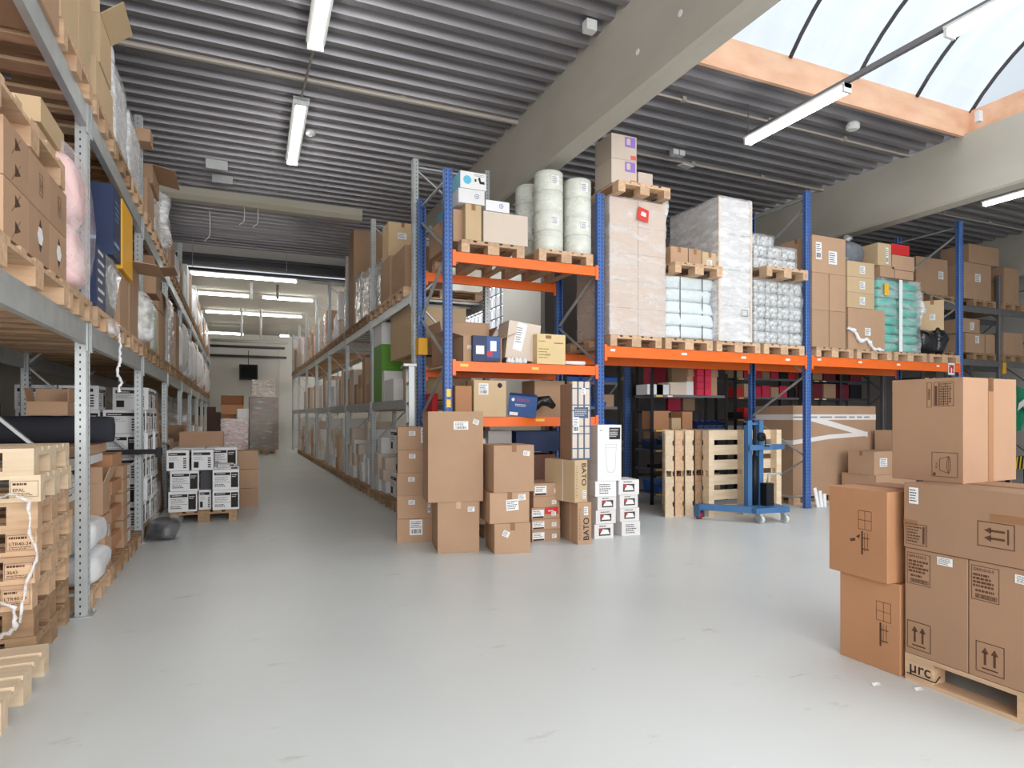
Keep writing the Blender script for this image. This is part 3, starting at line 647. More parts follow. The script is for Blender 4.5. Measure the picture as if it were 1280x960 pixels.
# daylight entering by the skylight and the window band, plus an added fill behind the camera
def sun(name, d, e, ang, col=(1,1,1)):      # broad overcast-sky light coming from direction d
    l = bpy.data.lights.new(name, 'SUN'); l.energy = e; l.angle = R(ang); l.color = col
    o = bpy.data.objects.new(name, l); COL.objects.link(o); o.rotation_euler = Vector(d).to_track_quat('Z','Y').to_euler(); return o
sun('sky_light_overhead', (.1,.05,1), 3.9, 100, (.97,.99,1))
area('added_rear_fill', (0.8,-4.5,3.2), (R(82),0,0), 14, 4.6, 1180, (1,1,1))  # unseen fill added to light the faces turned to the camera, no door modelled
area('window_daylight', (XW+.4,21,4.15), (0,R(90),0), 1.1, 13, 700, (.97,.99,1))
SC.view_settings.view_transform = 'Standard'; SC.view_settings.look = 'None'; SC.view_settings.gamma = 1; SC.view_settings.use_curve_mapping = False
SC.view_settings.exposure = 0.0
SC.cycles.use_denoising = True; SC.cycles.max_bounces = 8; SC.cycles.diffuse_bounces = 5; SC.cycles.transparent_max_bounces = 12; SC.cycles.sample_clamp_indirect = 6
# ================================================================== FOREGROUND RIGHT: pallet with brown cartons (faces look along -X)
RZ = -math.pi/2
def upbox(p, x, y, w, h, ang=90, side=None):       # "this way up" symbol
    p.outline(x, y, x+w, y+h, .004)
    if ang == 90:
        for k in (.33,.66): p.arrow(x+w*k, y+h*.26, h*.58, 90, w*.09)
        p.quad(x+w*.22,y+h*.12,x+w*.78,y+h*.17)
    else:
        for k in (.36,.66): p.arrow(x+w*.74, y+h*k, w*.56, 180, h*.09)
        p.quad(x+w*.8,y+h*.2,x+w*.85,y+h*.8)
    return p
pallet('pallet with handwritten letters on its corner block, under the near brown cartons', (3.87,1.65,0), math.pi/2, WOOD, L=1.2, W=1.2)
p = Print(); p.text('μrc', 0, 0, .085); p.line((-.01,-.012),(.14,-.012),.006); p.line((.14,-.012),(.165,.03),.006)
pal0 = [o for o in COL.objects if o.name == 'wooden_pallet'][0]
o = p.put('handwriting', INK, pal0, Matrix.Translation((.58,.6012,.05)) @ Matrix(((-1,0,0,0),(0,0,1,0),(0,1,0,0),(0,0,0,1))))
def cbox(label, yfar, wid, z, h, x0, dep, fn=None, m=CARDD, rz=RZ, bev=.004, **k):
    t = carton(label, (x0+dep/2, yfar-wid/2, z), (wid,dep,h), rz, m, bev=bev, **k)
    return t
zt = .146
def cface(t, w, d, h, seed):
    F_ = frame('F', w, d, h); p = Print(); p.outline(.012,h-.185,.135,h-.02,.003)
    p.text('GR01010-5', .02, h-.045, .02); p.lines(.02,h-.125,.127,h-.055,4,seed,.62); p.lines(.03,h-.15,.12,h-.128,1,seed+1,.5); p.outline(.03,h-.175,.125,h-.155,.0025); p.bars(.035,h-.172,.12,h-.158,16,seed)
    p.put('text_block', INKB, t, F_); p = Print(); upbox(p, .012+(.02 if seed > 1 else 0), .03, .125, .145); p.put('arrow_symbol', INKB, t, F_)
c1 = cbox('brown carton on the near pallet, this-way-up arrows, left of the pair below the wide box', 2.25, .315, zt, .555, 3.27, .45); cface(c1,.315,.45,.555,1); sticker(c1, frame('F',.315,.45,.555), .17, .50, .075, .04, 3, code=False)
c2 = cbox('brown carton on the near pallet with arrows, cut by the edge of the photo', 1.93, .315, zt, .555, 3.27, .45); cface(c2,.315,.45,.555,2); sticker(c2, frame('F',.315,.45,.555), .2, .49, .09, .04, 4, code=False)
cbox('brown carton on the near pallet, third along the row facing the floor', 1.61, .315, zt, .555, 3.27, .45)
for k in range(2): cbox('brown carton behind the front row on the near pallet, '+['farther from','nearer to']['01'.index(str(k))]+' the camera', 2.25-k*.5, .48, zt, .555, 3.74, .45)
bb = cbox('wide brown carton lying across the two arrow cartons, arrows pointing sideways', 2.25, .80, .705, .342, 3.26, .5)
F_ = frame('F',.8,.5,.342); p = Print(); p.outline(.012,.02,.125,.13,.003); p.lines(.02,.03,.1,.12,6,4,.5); p.bars(.1,.03,.12,.12,4,2); p.put('text_block', INKB, bb, F_); p = Print(); upbox(p,.365,.075,.16,.12,180); p.put('arrow_symbol', INKB, bb, F_)
for q4 in ((0,.12,.075,.148),(.42,.2,.56,.235)): p = Print(); p.quad(*q4); p.put('tape_patch', TAPE, bb, F_ @ Matrix.Translation((0,0,-.0006)))
sticker(bb, F_, .03, .235, .05, .085, 6, code=False)
# top box A, closed with tape on its front
aw, ad, ah = .37, .53, .555
A = carton('large brown carton on top of the near stack, cup symbol printed low on its side', (3.70,2.265,1.047), (aw,ad,ah), RZ+R(4), CARDD, bev=.004, tape=True, tapem=TAPE)
F_ = frame('F',aw,ad,ah); p = Print(); p.outline(.19,.4,.215+.0,.535,.0025); p.bars(.196,.44,.209,.5,3,3); p.outline(.225,.405,.325,.535,.0025)
for k in range(6): p.bars(.25+k*.011,.41+.01*(k%2),.256+k*.011,.53-.012*(k%3),1,k); 
p.quad(.23,.41,.243,.515); p.lines(.25,.41,.32,.53,9,3,.35)
p.outline(.215,.03,.345,.16,.0025)
for a,b_ in (((.25,.055),(.265,.135)),((.265,.135),(.305,.135)),((.315,.055),(.305,.135)),((.25,.055),(.315,.055))): pass
cup = [(.255,.065),(.3,.05),(.3,.14),(.255,.125)]
for i in range(3 if False else 4):
    p.line(cup[i], cup[(i+1)%4], .0025)
for k in range(10):
    a, b2 = 2*math.pi*k/10, 2*math.pi*(k+1)/10; p.line((.3+.009*math.cos(a),.095+.045*math.sin(a)),(.3+.009*math.cos(b2),.095+.045*math.sin(b2)),.0025)
p.quad(.222,.035,.235,.05); p.text('R/7-A', .243,.075,.012,90); p.put('printing', INKB, A, F_)
p = Print(); p.quad(ad*.45,.0,ad*.55,ah); p.put('front_tape', TAPE, A, frame('R',aw,ad,ah,.0016))
# two reddish cartons on the floor
def dface(t, w, d, h, x, y, q=0):
    p = Print(); s_ = .085
    p.outline(x,y,x+s_,y+s_*1.25,.0025); p.line((x+s_/2,y),(x+s_/2,y+s_*1.25),.0025); p.line((x,y+s_*.62),(x+s_,y+s_*.62),.0025)
    p.bars(x+.02,y-.14,x+.035,y-.01,1,2); p.lines(x+.02,y-.14,x+.075,y-.015,2,3,.1)
    for k in range(3): p.quad(x+.022+k*.018,y-.13+.01*k,x+.025+k*.018,y-.015)
    if q: p.poly([(x-.055,y-.065),(x-.02,y-.055),(x-.018,y-.07),(x-.05,y-.08)]); p.poly([(x-.015,y-.045),(x+.012,y-.028),(x+.008,y-.055)])
    p.put('printing', INKB, t, frame('F',w,d,h))
d1 = carton('reddish brown carton standing on the floor against the near pallet, window symbol printed', (3.49,2.46,0), (.36,.46,.492), RZ+R(1.5), CARD3, bev=.005, tapem=TAPE); dface(d1,.36,.46,.492,.225,.27)
d2 = carton('reddish brown carton with pale top on another one, beside the near pallet', (3.46,2.485,.494), (.38,.48,.495), RZ-R(3), CARD3, bev=.005, tapem=TAPE); dface(d2,.38,.48,.495,.2,.27,1)
# scraps on the floor
for k,(px,py) in enumerate(((1095,856),(1148,862))):
    x, y = G(px,py); b = MB(); b.add([(-.03,-.01,.001),(.02,-.015,.001),(.035,.01,.004),(-.02,.012,.009)], [(0,1,2,3)]); o = link('paper_scrap', b.mesh('scrap', PAPER), None, (x,y,0)); tag(o, 'small scrap of paper on the floor, '+['standing free','touching the near pallet'][k], 'scrap')
# ================================================================== FOREGROUND LEFT
PH = .152
for k in range(8):
    dx, dy = rnd.uniform(-.025,.02), rnd.uniform(-.025,.025); wd_ = [WOODO,WOODO,WOOD,WOOD,WOOD,WOOD,WOODL,WOODL][k]
    t = pallet(['lowest dark old pallet of the tall stack by the rack post','second pallet up in the tall stack by the rack post','third pallet up in the tall stack by the rack post','fourth pallet up in the tall stack, stamped block','fifth pallet up in the tall stack, stamped 3643','sixth pallet up in the tall stack, stamped block','seventh pallet up in the tall stack, almost new','topmost pale pallet of the tall stack by the rack post'][k], (-1.63+dx,4.78+dy,PH*k), R(rnd.uniform(-1,1)), wd_, H=PH)
    st = {2:('LTR40-24',),3:('3643',),4:('LTR40-24',),6:('EPAL',)}.get(k)
    if st:
        p = Print(); p.outline(.0,.0,.13,.09,.002); p.text(st[0],.01,.03,.026); p.lines(.01,.005,.12,.025,2,k,.4); p.lines(.01,.06,.1,.085,1,k,.5)
        p.put('stamp', INKB, t, Matrix.Translation((.46,-.4012,.03)) @ Matrix.Rotation(math.pi/2,4,'X'))
pallet('pale new pallet lying alone on the floor in front of the tall stack', (-.945-.6,3.82,0), R(.5), WOODL)
pallet('pale new pallet on the floor at the lower left corner', (-.93-.62,2.95,0), R(-1), WOODL)
# crumpled film strands on the stack
def strand(label, pts, r, m=FILMH, seed=1):
    q = random.Random(seed); out = []
    for i in range(len(pts)-1):
        for k in range(6): v = Vector(pts[i]).lerp(Vector(pts[i+1]), k/6); out.append(v+Vector((q.uniform(-.006,.006),q.uniform(-.006,.006),q.uniform(-.008,.008))))
    out.append(Vector(pts[-1])); rr = [r*q.uniform(.5,1.3) for _ in out]
    b = MB(); b.tube(out, rr, 7); o = link('film_strand', b.mesh('film', m, True)); return tag(o, label, 'plastic film')
strand('white film strand hanging over the stamped blocks of the pallet stack', [(-1.25,4.33,.93),(-1.13,4.31,.97),(-1.06,4.32,.93),(-1.06,4.32,.75),(-1.02,4.33,.62),(-1.08,4.32,.45),(-1.1,4.31,.25)], .010)
strand('bundle of clear film hanging low at the front of the pallet stack', [(-1.6,4.32,.62),(-1.45,4.30,.52),(-1.25,4.31,.42),(-1.13,4.32,.34),(-1.12,4.32,.22),(-1.22,4.30,.17)], .014, seed=4)
# ================================================================== STACK OF CARTONS IN FRONT OF THE NARROW BAY
def place(px0, py0, px1, py1):             # front edge of something on the floor -> front-left point, width, yaw
    a, c = Vector(G(px0,py0)), Vector(G(px1,py1)); d = c-a; return a, d.length, math.atan2(d.y, d.x)
def stackbox(label, a, ang, off, size, z, m=CARD, **k):
    """a: front-left floor point, off: shift along (u,v); size (w,d,h)"""
    u = Vector((math.cos(ang),math.sin(ang))); v = Vector((-u.y,u.x)); c = a+u*(off[0]+size[0]/2)+v*(off[1]+size[1]/2)
    return carton(label, (c.x,c.y,z), size, ang, m, bev=.004, **k)
# five equal cartons
a, w_, g = place(497,678,533,674); z = 0
for k in range(5):
    w5 = .41; h5 = .255
    stackbox(['lowest of five equal cartons left of the tall carton, barcode label','second of five equal cartons left of the tall carton','middle of five equal cartons left of the tall carton','fourth of five equal cartons left of the tall carton','topmost of five equal cartons left of the tall carton, barcode label'][k],
        a, R(-12), (rnd.uniform(-.01,.01),rnd.uniform(-.01,.01)), (w5,.40,h5), z, turn=False, tape=(k==4),
        st=[('F',.28,.35,.13,.17,True) if k in (0,) else ('F',.3,.62,.07,.05,False)]+([('F',.62,.3,.13,.17,True)] if k == 4 else [])+[('F',.82,.25,.03,.16)] if k else [('F',.34,.3,.14,.17,True)]); z += h5+.001
a, w_, g = place(547,692,598,690.3)
stackbox('big square carton under the tall one, white label in its corner', a, R(-11), (0,0), (.43,.60,.52), 0, turn=True, tape=True, tapem=TAPEC, st=[('F',.72,.8,.07,.05,False)])
p = None
stackbox('tall brown carton standing on the square one, two labels near its top', a, R(-9), (-.10,-.02), (.57,.45,.925), .521, CARD, turn=False, st=[('F',.46,.8,.15,.085,True),('F',.8,.87,.06,.05,False,-20)])
a, w_, g = place(618,693,663,690)
z = 0
for k,(h_,w3,d3,dx) in enumerate(((.305,.38,.42,0),(.315,.42,.42,-.045),(.48,.44,.44,-.01))):
    stackbox(['lowest of three cartons right of the tall carton, brown tape','middle of three cartons right of the tall carton, address label','top carton of three right of the tall carton, small tilted label'][k], a, R([-9,-7,-3][k]), (dx,[0,.01,-.01][k]), (w3,d3,h_), z, turn=True, st=[[('F',.2,.62,.07,.06,False,-25)],[('F',.42,.4,.13,.11,False,4),('F',.72,.72,.08,.06,False,5)],[('F',.72,.78,.07,.05,False,-8)]][k]); z += h_+.001
# flat cartons with white labels
a, w_, g = place(665,678,704,675.5); z = 0
for k in range(5):
    h_ = [.13,.115,.13,.12,.145][k]; t_ = [0,0,0,0,-.0][k]
    c = stackbox(['lowest flat carton with a picture label, beside the stencilled crates','second flat carton from the floor beside the stencilled crates','flat carton with a red label panel in the flat stack','fourth flat carton beside the stencilled crates, narrower','topmost flat carton with a picture label beside the stencilled crates'][k], a, R(-3), ([0,0,.0,.02,.02][k],rnd.uniform(0,.02)), ([.345,.345,.345,.32,.36][k],.42,h_), z, tape=False, st=[('F',.7,.25,.055,.045,False)])
    F_ = frame('F',.345,.42,h_)
    if k != 3:
        p = Print(); p.quad(.008,h_*.12,.15,h_*.8,0,0); p.quad(.012,h_*.12,.146,h_*.25,.0005,1); p.lines(.02,h_*.35,.14,h_*.75,3,k,.4,.0005,1); p.put('picture_label', [PAPER,INK], c, F_)
    if k == 2: p = Print(); p.quad(.16,h_*.4,.325,h_*.98,.0005); p.lines(.2,h_*.6,.3,h_*.75,1,2,.5,.001,1); p.put('red_label', [RED,PAPER], c, F_)
    z += h_+.002
# stencilled crates
a, w_, g = place(708,681,740.5,680)
a = Vector(G(722,681))
for k,(w3,h_,x0) in enumerate(((.165,.455,0),(.19,.46,0))):
    c = stackbox(['lower brown crate with black stencilled letters, standing on the floor','upper brown crate with black stencilled letters, strapped, on the lower one'][k], a+Vector((-.035*k,0)), R([-5,14][k]), (x0,0), (w3,.50,h_), [0,.456][k], CARD2 if k else CARD, tape=False, st=[('F',[.45,.6][k],[.7,.08][k],.05,.09,False)])
    F_ = frame('F',w3,.50,h_); p = Print(); W_ = w3
    p.text('BATO', W_-.085 if k else W_-.03, h_-.03 if k else .04, .095, -90 if k else 90, mi=0); p.lines(W_*.08,.05,W_*.25,h_-.06,18,4,.2); p.put('stencil', INK, c, F_)
    s_ = Print(); s_.quad(.3,0,.312,h_); s_.put('strap', TAPEW, c, frame('L',W_,.5,h_)); s_ = Print(); s_.quad(0,.18,W_,.192); s_.put('strap', TAPEW, c, frame('T',W_,.5,h_))
# tall patterned carton on the crates
c = stackbox('tall narrow carton with a blue blocky pattern, standing on the stencilled crates', a, R(-5), (-.045,.06), (.23,.32,.84), .917, CARDD, tape=False)
F_ = frame('F',.23,.32,.84); p = Print(); p.quad(.0,.0,.23,.84,0,0)
q = random.Random(5); y = .02
for rw in range(7):
    hh = [.10,.15,.07,.16,.05,.17,.07][rw]; x = .005
    for k in range(3): ww = .06; p.quad(x+.005,y,x+ww,y+hh,.0006,1); x += .075
    y += hh+.012
p.quad(.03,.46,.2,.58,.0012,0); p.lines(.04,.48,.19,.56,4,3,.35,.0018,1); p.put('pattern_print', [mat('slate_print', srgb(74,92,120), .6), CARD4], c, F_)
sticker(c, F_ @ Matrix.Translation((0,0,.001)), .02, .3, .07, .17, 5); sticker(c, F_ @ Matrix.Translation((0,0,.001)), .12, .72, .045, .07, 6, code=False)
# small boxes with machine pictures, two columns
DKP = mat('dark_picture', srgb(60,50,48), .5); a, w_, g = place(743,674,765,673.5)
SWH = mat('shiny_white_card', srgb(224,220,218), .4)
names = ['lowest','second','third','top']
hs = [.165,.155,.155,.175]
for colm in range(2):
    z = 0
    for k in range(4):
        h_ = hs[k]; a_ = Vector((a.x+colm*.345,a.y+.03*colm)); m_ = SWH if not (colm == 0 and k == 3) else PAPER
        dx = [0,.02,.04,.01][k] if colm == 0 else [.04,.02,.015,0][k]
        c = stackbox('%s small white box with machine picture, %s column under the white tall box' % (names[k], ['nearer the crates','outer'][colm]), a_, R([-6,-2,-4,-8][k]), (dx,0), (.24+.02*(k%2),.33,h_), z, m_, tape=False)
        F_ = frame('F',.24+.02*(k%2),.33,h_); p = Print(); 
        if not (colm == 0 and k == 3) and not (colm == 1 and k == 0):
            p.quad(.055,h_*.2,.2,h_*.72,0,0); p.poly([(.07,h_*.3),(.19,h_*.3),(.17,h_*.6),(.1,h_*.65)],.0006,1); p.quad(.06,h_*.5,.1,h_*.68,.001,2); p.lines(.06,h_*.8,.18,h_*.92,1,k,.5,.0006,0); p.put('machine_picture', [DKP,PAPER,RED], c, F_)
        else: p.lines(.05,h_*.15,.2,h_*.85,5,k,.4,0,0); p.put('printing', [INK], c, F_)
        z += h_+.002
# white waste-bin box
zt_ = sum(hs)+.008
t = stackbox('tall white box with an outline drawing of a bin, on the small white boxes', a, R(-6), (.03,-.02), (.30,.30,.64), zt_, WHITE, tape=False)
F_ = frame('F',.30,.30,.64); p = Print(); p.quad(.145,.475,.285,.61,0,0); p.text('WAROOF', .155,.575,.024,0,.0006,1); p.lines(.155,.5,.26,.565,4,3,.35,.0006,1); p.text('40 L', .03,.57,.02,0,0,0)
o_ = [(.10,.42),(.235,.42),(.22,.14),(.2,.1),(.135,.1),(.115,.14)]
for i in range(6): p.line(o_[i], o_[(i+1)%6], .003, 0, 2)
p.line((.1,.38),(.235,.38),.002,0,2); p.put('printing', [INK,PAPER,mat('grey_ink', srgb(150,150,150), .6)], t, F_)
# yellow and white rolls behind
x, y = G(610,668); t = T('plastic_roll', 'upright white and yellow roll wedged between the tall and the triple cartons', 'roll', (x+.05,y+.42,0), 0)
b = MB(); b.lathe([(.09,.0),(.1,.02),(.1,.47),(.09,.5)],20); link('lower_roll', b.mesh('roll', BEIGE, True), t)
b = MB(); b.lathe([(.095,.5),(.105,.52),(.105,1.08),(.09,1.12),(.02,1.13)],20); link('upper_roll', b.mesh('roll', WPLAS, True), t)
b = MB(); b.lathe([(.107,.53),(.107,.96)],20); b.f = [f for f in b.f if len(f) == 4]; b.m = b.m[:len(b.f)]; link('yellow_band', b.mesh('band', YELL, True), t)
x, y = G(600,664)
pallet('wooden pallet on the floor behind the tall carton, under the narrow bay', (3.0,7.35,0), math.pi/2, WOODO)
carton('small carton on the floor pallet behind the tall carton, rear of the roll', (2.75,7.1,.146), (.5,.5,.34), 0, CARD2, tape=True)
# ================================================================== PRINTER CARTONS
def printer_mesh(kind, w, d, h):
    def f():
        p = Print(); q = random.Random(3)
        if kind == 'side':       # long face: header bar, dark block on the right
            p.quad(w*.06,h*.72,w*.66,h*.86); p.quad(w*.69,h*.1,w*.96,h*.86)
            p.lines(w*.08,h*.42,w*.6,h*.66,4,1,.3); p.quad(w*.06,h*.36,w*.66,h*.375); p.lines(w*.08,h*.14,w*.6,h*.3,2,2,.5)
            p.lines(w*.72,h*.6,w*.93,h*.78,2,4,.4,.0006,1)
        else:                    # end face: header bar, small block low left, ticks on the right
            p.quad(w*.08,h*.74,w*.86,h*.88); p.quad(w*.1,h*.12,w*.32,h*.42); p.lines(w*.1,h*.5,w*.6,h*.68,3,5,.25)
            for k in range(5): p.quad(w*.74,h*(.12+.11*k),w*.88,h*(.18+.11*k))
        p.lines(w*.12,h*.77,w*.5,h*.83,1,3,.6,.0006,1)
        return p.mb
    mb = cached(('pr', kind, round(w,3), round(h,3)), lambda: f()); return mb
def printer_box(label, loc, size, rz=0.0, front='side', side='end', group=None):
    w, d, h = size; t = T('printer_carton', label, 'carton', loc, rz, group); link('box', carton_mesh(w,d,h,WHITE), t)
    def fr(face, kind, ww):
        M = frame(face,w,d,h); src = printer_mesh(kind, ww, 0, h)
        me = cached(('prm',face,kind,round(w,3),round(d,3),round(h,3)), lambda: (lambda q: (setattr(q,'v',[tuple(M @ Vector(v)) for v in src.v]), setattr(q,'f',src.f), setattr(q,'m',src.m), q.mesh('printing',[INK,PAPER]))[-1])(MB()))
        link('printing', me, t)
    fr('F', front, w)
    if side: fr('R', side, d); fr('L', side, d)
    return t
x0, y0 = G(210,655); x1, y1 = G(298,652); PW = x1-x0; ph = .144
pallet('pallet in the aisle carrying the stack of white printer cartons', ((x0+x1)/2,y0+.6,0), math.pi/2, WOODO)
hh = .27
rows = [[(.0,.345,'side'),(.35,.16,'end'),(.52,.335,'side')],[(.02,.345,'side'),(.0,0,0),(.52,.335,'side')],[(-.02,.27,'end'),(.27,.27,'end')]]
lab = {(0,0):'bottom row white printer carton in the aisle stack, wall rack side',(0,1):'bottom row printer carton in the aisle stack, middle and set back',(0,2):'bottom row white printer carton in the aisle stack, open aisle side',(1,0):'second row white printer carton in the aisle stack, wall rack side',(1,2):'second row white printer carton in the aisle stack, open aisle side',(2,0):'top row printer carton of the aisle stack, nearest the wall rack',(2,1):'top row printer carton of the aisle stack, second from the wall rack'}
z = ph
xs0 = x0+.0
for r_, row in enumerate(rows):
    for c_,(ox,w3,kind) in enumerate(row):
        if not w3: continue
        printer_box(lab[(r_,c_)], (xs0+ox+w3/2-(.0),y0+.2+(.1 if (r_,c_) == (0,1) else 0),z), (w3-.01,.36,hh-.004), R(-1), kind, 'end' if kind == 'side' else 'side')
    z += hh
t = carton('dark grey carton between the white printer cartons of the aisle stack', (xs0+.44,y0+.3,ph+hh), (.14,.3,hh-.004), 0, mat('charcoal_card', srgb(60,60,66), .6), tape=False)
for r_ in range(3):
    for c_ in range(2): printer_box('rear printer carton in the aisle stack, %s row, %s' % (['bottom','second','top'][r_],['wall rack side','open aisle side'][c_]), (xs0+.2+c_*.42,y0+.85,ph+hh*r_), (.40,.5,hh-.004), 0, 'side', 'end')
for k in range(2):
    printer_box('thin white printer accessory box lying on the aisle stack, %s' % ['lower','upper'][k], (xs0+.68,y0+.2,ph+2*hh+k*.035), (.3-.1*k,.3,.033), R(4), 'side', None)
open_carton('open brown carton with raised flaps behind the aisle printer stack', (xs0+.33,y0+1.6,0), (.6,.5,.93), 0, CARD, flaps=(-15,20,70,15))
for k in range(3): carton('dark brown carton behind the aisle stack, %s' % ['lowest','middle','topmost'][k], (xs0+.9,y0+1.45,k*.29), (.45,.4,.285), 0, CARD, tape=False)
# ================================================================== LOADS AT THE FAR END OF THE AISLE
x0, y0 = G(278,568); pallet('pallet at the far end of the aisle, under the pink wrapped packs', (-.05,25.6,0), math.pi/2, WOODO)
wrapped_load('low wrapped load of pink and white packs at the far end of the aisle', (-.05,25.6,.146), (.9,1.1,1.15), 0, PINK, (1,3), film_m=FILMH, seed=3)
pallet('pallet at the far end of the aisle, under the tall dark wrapped load', (.95,25.6,0), math.pi/2, WOODO)
wrapped_load('tall dark brown wrapped load at the far end of the aisle', (.95,25.6,.146), (1.0,1.1,1.95), 0, mat('dim_card', srgb(138,120,108), .8), (1,4), film_m=FILM, seed=4)
wrapped_load('pale wrapped carton block on top of the tall dark load', (.93,25.6,2.11), (.78,.9,.62), 0, CARD4, (1,1), film_m=FILMH, seed=5)
open_carton('orange brown open carton on the pink wrapped packs', (-.12,25.6,1.31), (.75,.8,.5), 0, CARD3, flaps=(160,0,0,0))
carton('white carton on the pink wrapped packs beside the open carton', (.2,25.25,1.31), (.4,.35,.35), .2, WHITE, tape=False)
for k in range(2):
    b = MB(); b.box(-.3,.3,-.04,.04,0,1.75-.2*k); o = link('brown_panel', b.mesh('panel', mat('dark_wood', srgb(92,66,56), .6)), None, (-1.0+.3*k,26.8+.5*k,0), (R(-2),0,.2)); tag(o, 'dark brown panel leaning at the far end beside the wall rack, %s' % ['taller','shorter'][k], 'panel')
# ================================================================== WALL RACK (left): lower and upper level, faces look along +X
RL = math.pi/2
def LP(label, y0, z, W=0.8, L=1.2, m=None, x=XL-.0): return pallet(label, (x-L/2+.03, y0+W/2, z), 0, m or WOOD, L=L, W=W)
def lcart(label, y0, y1, z, h, dep=.38, xf=-.93, **k): return carton(label, (xf-dep/2,(y0+y1)/2,z), (y1-y0-.008,dep,h-.004), RL, **k)
z0 = LZ1
# A: hazard cartons
LP('pallet under the hazard-marked cartons on the wall rack', 3.33, z0, 1.2, 1.2)
cn = ['nearest','second','third','farthest']
for r_ in range(2):
    for c_ in range(3):
        y0 = 3.41+c_*.375; z = z0+.146+r_*.262
        t = lcart('hazard-marked carton on the wall rack, %s row, %s column' % (['lower','upper'][r_], ['nearest','middle','farthest'][c_]), y0, y0+.375, z, .262, m=CARD3 if c_ == 9 else CARD)
        p = Print(); s_ = .055; cx, cy = .19, .135
        if (r_ == 0 and c_ > 0):
            p.poly([(cx,cy-s_*1.6),(cx+s_,cy),(cx,cy+s_*1.6),(cx-s_,cy)],0,1); p.poly([(cx,cy+s_*1.6),(cx-s_*.5,cy+s_*.8),(cx+s_*.5,cy+s_*.8)],.0006,0); p.poly([(cx,cy-s_*1.6),(cx+s_*.5,cy-s_*.8),(cx-s_*.5,cy-s_*.8)],.0006,0)
        elif c_ == 0:
            for cy_ in (.07,.19): p.poly([(cx-.03,cy_-.03),(cx+.05,cy_),(cx-.03,cy_+.03)],0,0); p.line((cx-.08,cy_-.06),(cx+.05,cy_+.05),.003)
        else: p.outline(cx-.02,cy-.05,cx+.05,cy+.06,.004); p.line((cx,cy-.03),(cx,cy+.04),.005); p.line((cx+.03,cy-.03),(cx+.03,cy+.04),.005); p.line((cx,cy),(cx+.03,cy),.004)
        p.put('marking', [INKB,PAPER], t, frame('F',.367,.38,.258))
        lcart('carton behind the hazard-marked ones, %s row, %s column' % (['lower','upper'][r_], ['nearest','middle','farthest'][c_]), y0, y0+.375, z, .262, xf=-1.33, dep=.6, tape=False)
LP('pallet lying on top of the hazard-marked cartons', 3.25, z0+.146+.524, 1.2, 1.15, WOOD)
zz = z0+.146+.524+.146
for k in range(2):
    lcart('flat carton with a white end label above the hazard cartons, %s' % ['lower','upper'][k], 4.2,4.68+.04*k, zz+k*.145, .14, dep=.40, xf=-1.0+.02*k, m=CARD2, tape=False, st=[('L',.2,.2,.16,.07,False)])
# B: pink rolls under film
LP('narrow pallet under the pink wrapped rolls, next to the rack post', 4.56, z0, .66, 1.2)
t = T('wrapped_load', 'pink foil rolls under clear bubble film beside the front rack post', 'wrapped load', (-1.13,4.86,z0+.146))
for j,(dy,dx) in enumerate(((-.1,.05),(.14,.02),(0,-.3))):
    for k in range(2):
        link('roll', cached(('pinkroll',j),lambda: soft_mesh(.38,.34,.43,PINK,.6,.02,4+j)), t, (dx+.0,dy,.42*k if k else 0))
link('bubble_film', soft_mesh(.52,.60,.93,FILMPK,.5,.03,8), t, (0,0,0))
lcart('brown carton peeking above the pink rolls at the post', 4.7, 5.15, z0+.146+.95, .2, xf=-1.2, dep=.4, m=CRIM, tape=False)
# bay 2 lower level
LP('pallet under the navy cartons, first beyond the front post', 5.4, z0)
LP('pallet under the silver bag, second beyond the front post', 6.25, z0)
LP('pallet under the open carton with outward flaps on the wall rack', 7.12, z0)
t = lcart('large navy carton beyond the front post of the wall rack', 6.1, 6.48, z0+.146+.535, .59, dep=.62, m=NAVY, tape=False)
p = Print(); p.quad(.05,.1,.3,.13); p.lines(.1,.3,.3,.5,4,3,.3); p.put('printing', mat('pale_blue_print', srgb(130,170,210), .5), t, frame('F',.372,.62,.586)); p = Print(); p.poly([(.12,.3),(.3,.28),(.34,.4),(.2,.46)]); p.put('picture', mat('dark_red_print', srgb(90,40,60), .5), t, frame('L',.372,.62,.586)); p = Print(); p.quad(.2,.08,.45,.1); p.quad(.2,.12,.5,.15); p.put('lettering', mat('pale_blue_print', srgb(130,170,210), .5), t, frame('L',.372,.62,.586))
t = lcart('dark navy carton with white lettering under the large navy one', 5.42, 5.78, z0+.146, .468, dep=.55, m=NAVY, tape=False)
p = Print()
for k in range(6): p.lines(.05,.05+.07*k,.3,.09+.07*k,1,k,.6)
p.put('lettering', PAPER, t, frame('F',.352,.55,.464))
bag('crumpled silver foil bag under the large navy carton', (-1.17,6.1,z0+.146), (.5,.86,.53), SILV, seed=3, amp=.03)
lcart('brown carton under the tall yellow carton on the wall rack', 6.56, 7.05, z0+.146, .5, dep=.5, xf=-.95)
t = lcart('tall yellow carton with a dark edge on the wall rack', 6.5, 7.1, z0+.146+.51, .62, dep=.32, m=YELL, tape=False, xf=-.92)
open_carton('open brown carton with flaps bent out over the aisle', (-1.2,7.45,z0+.146), (.62,.5,.72), RL, CARD, flaps=(95,160,80,150))
bag('bubble-wrapped bundle beside the open carton on the wall rack', (-.98,7.86,z0+.146), (.34,.3,.55), FILMP, name='bubble_bundle', cat='bundle', seed=7, amp=.02)
bag('grey bundle wrapped inside the bubble film on the wall rack', (-1.0,7.86,z0+.146), (.28,.26,.5), BEIGE, name='bundle', cat='bundle', seed=8, amp=.01)
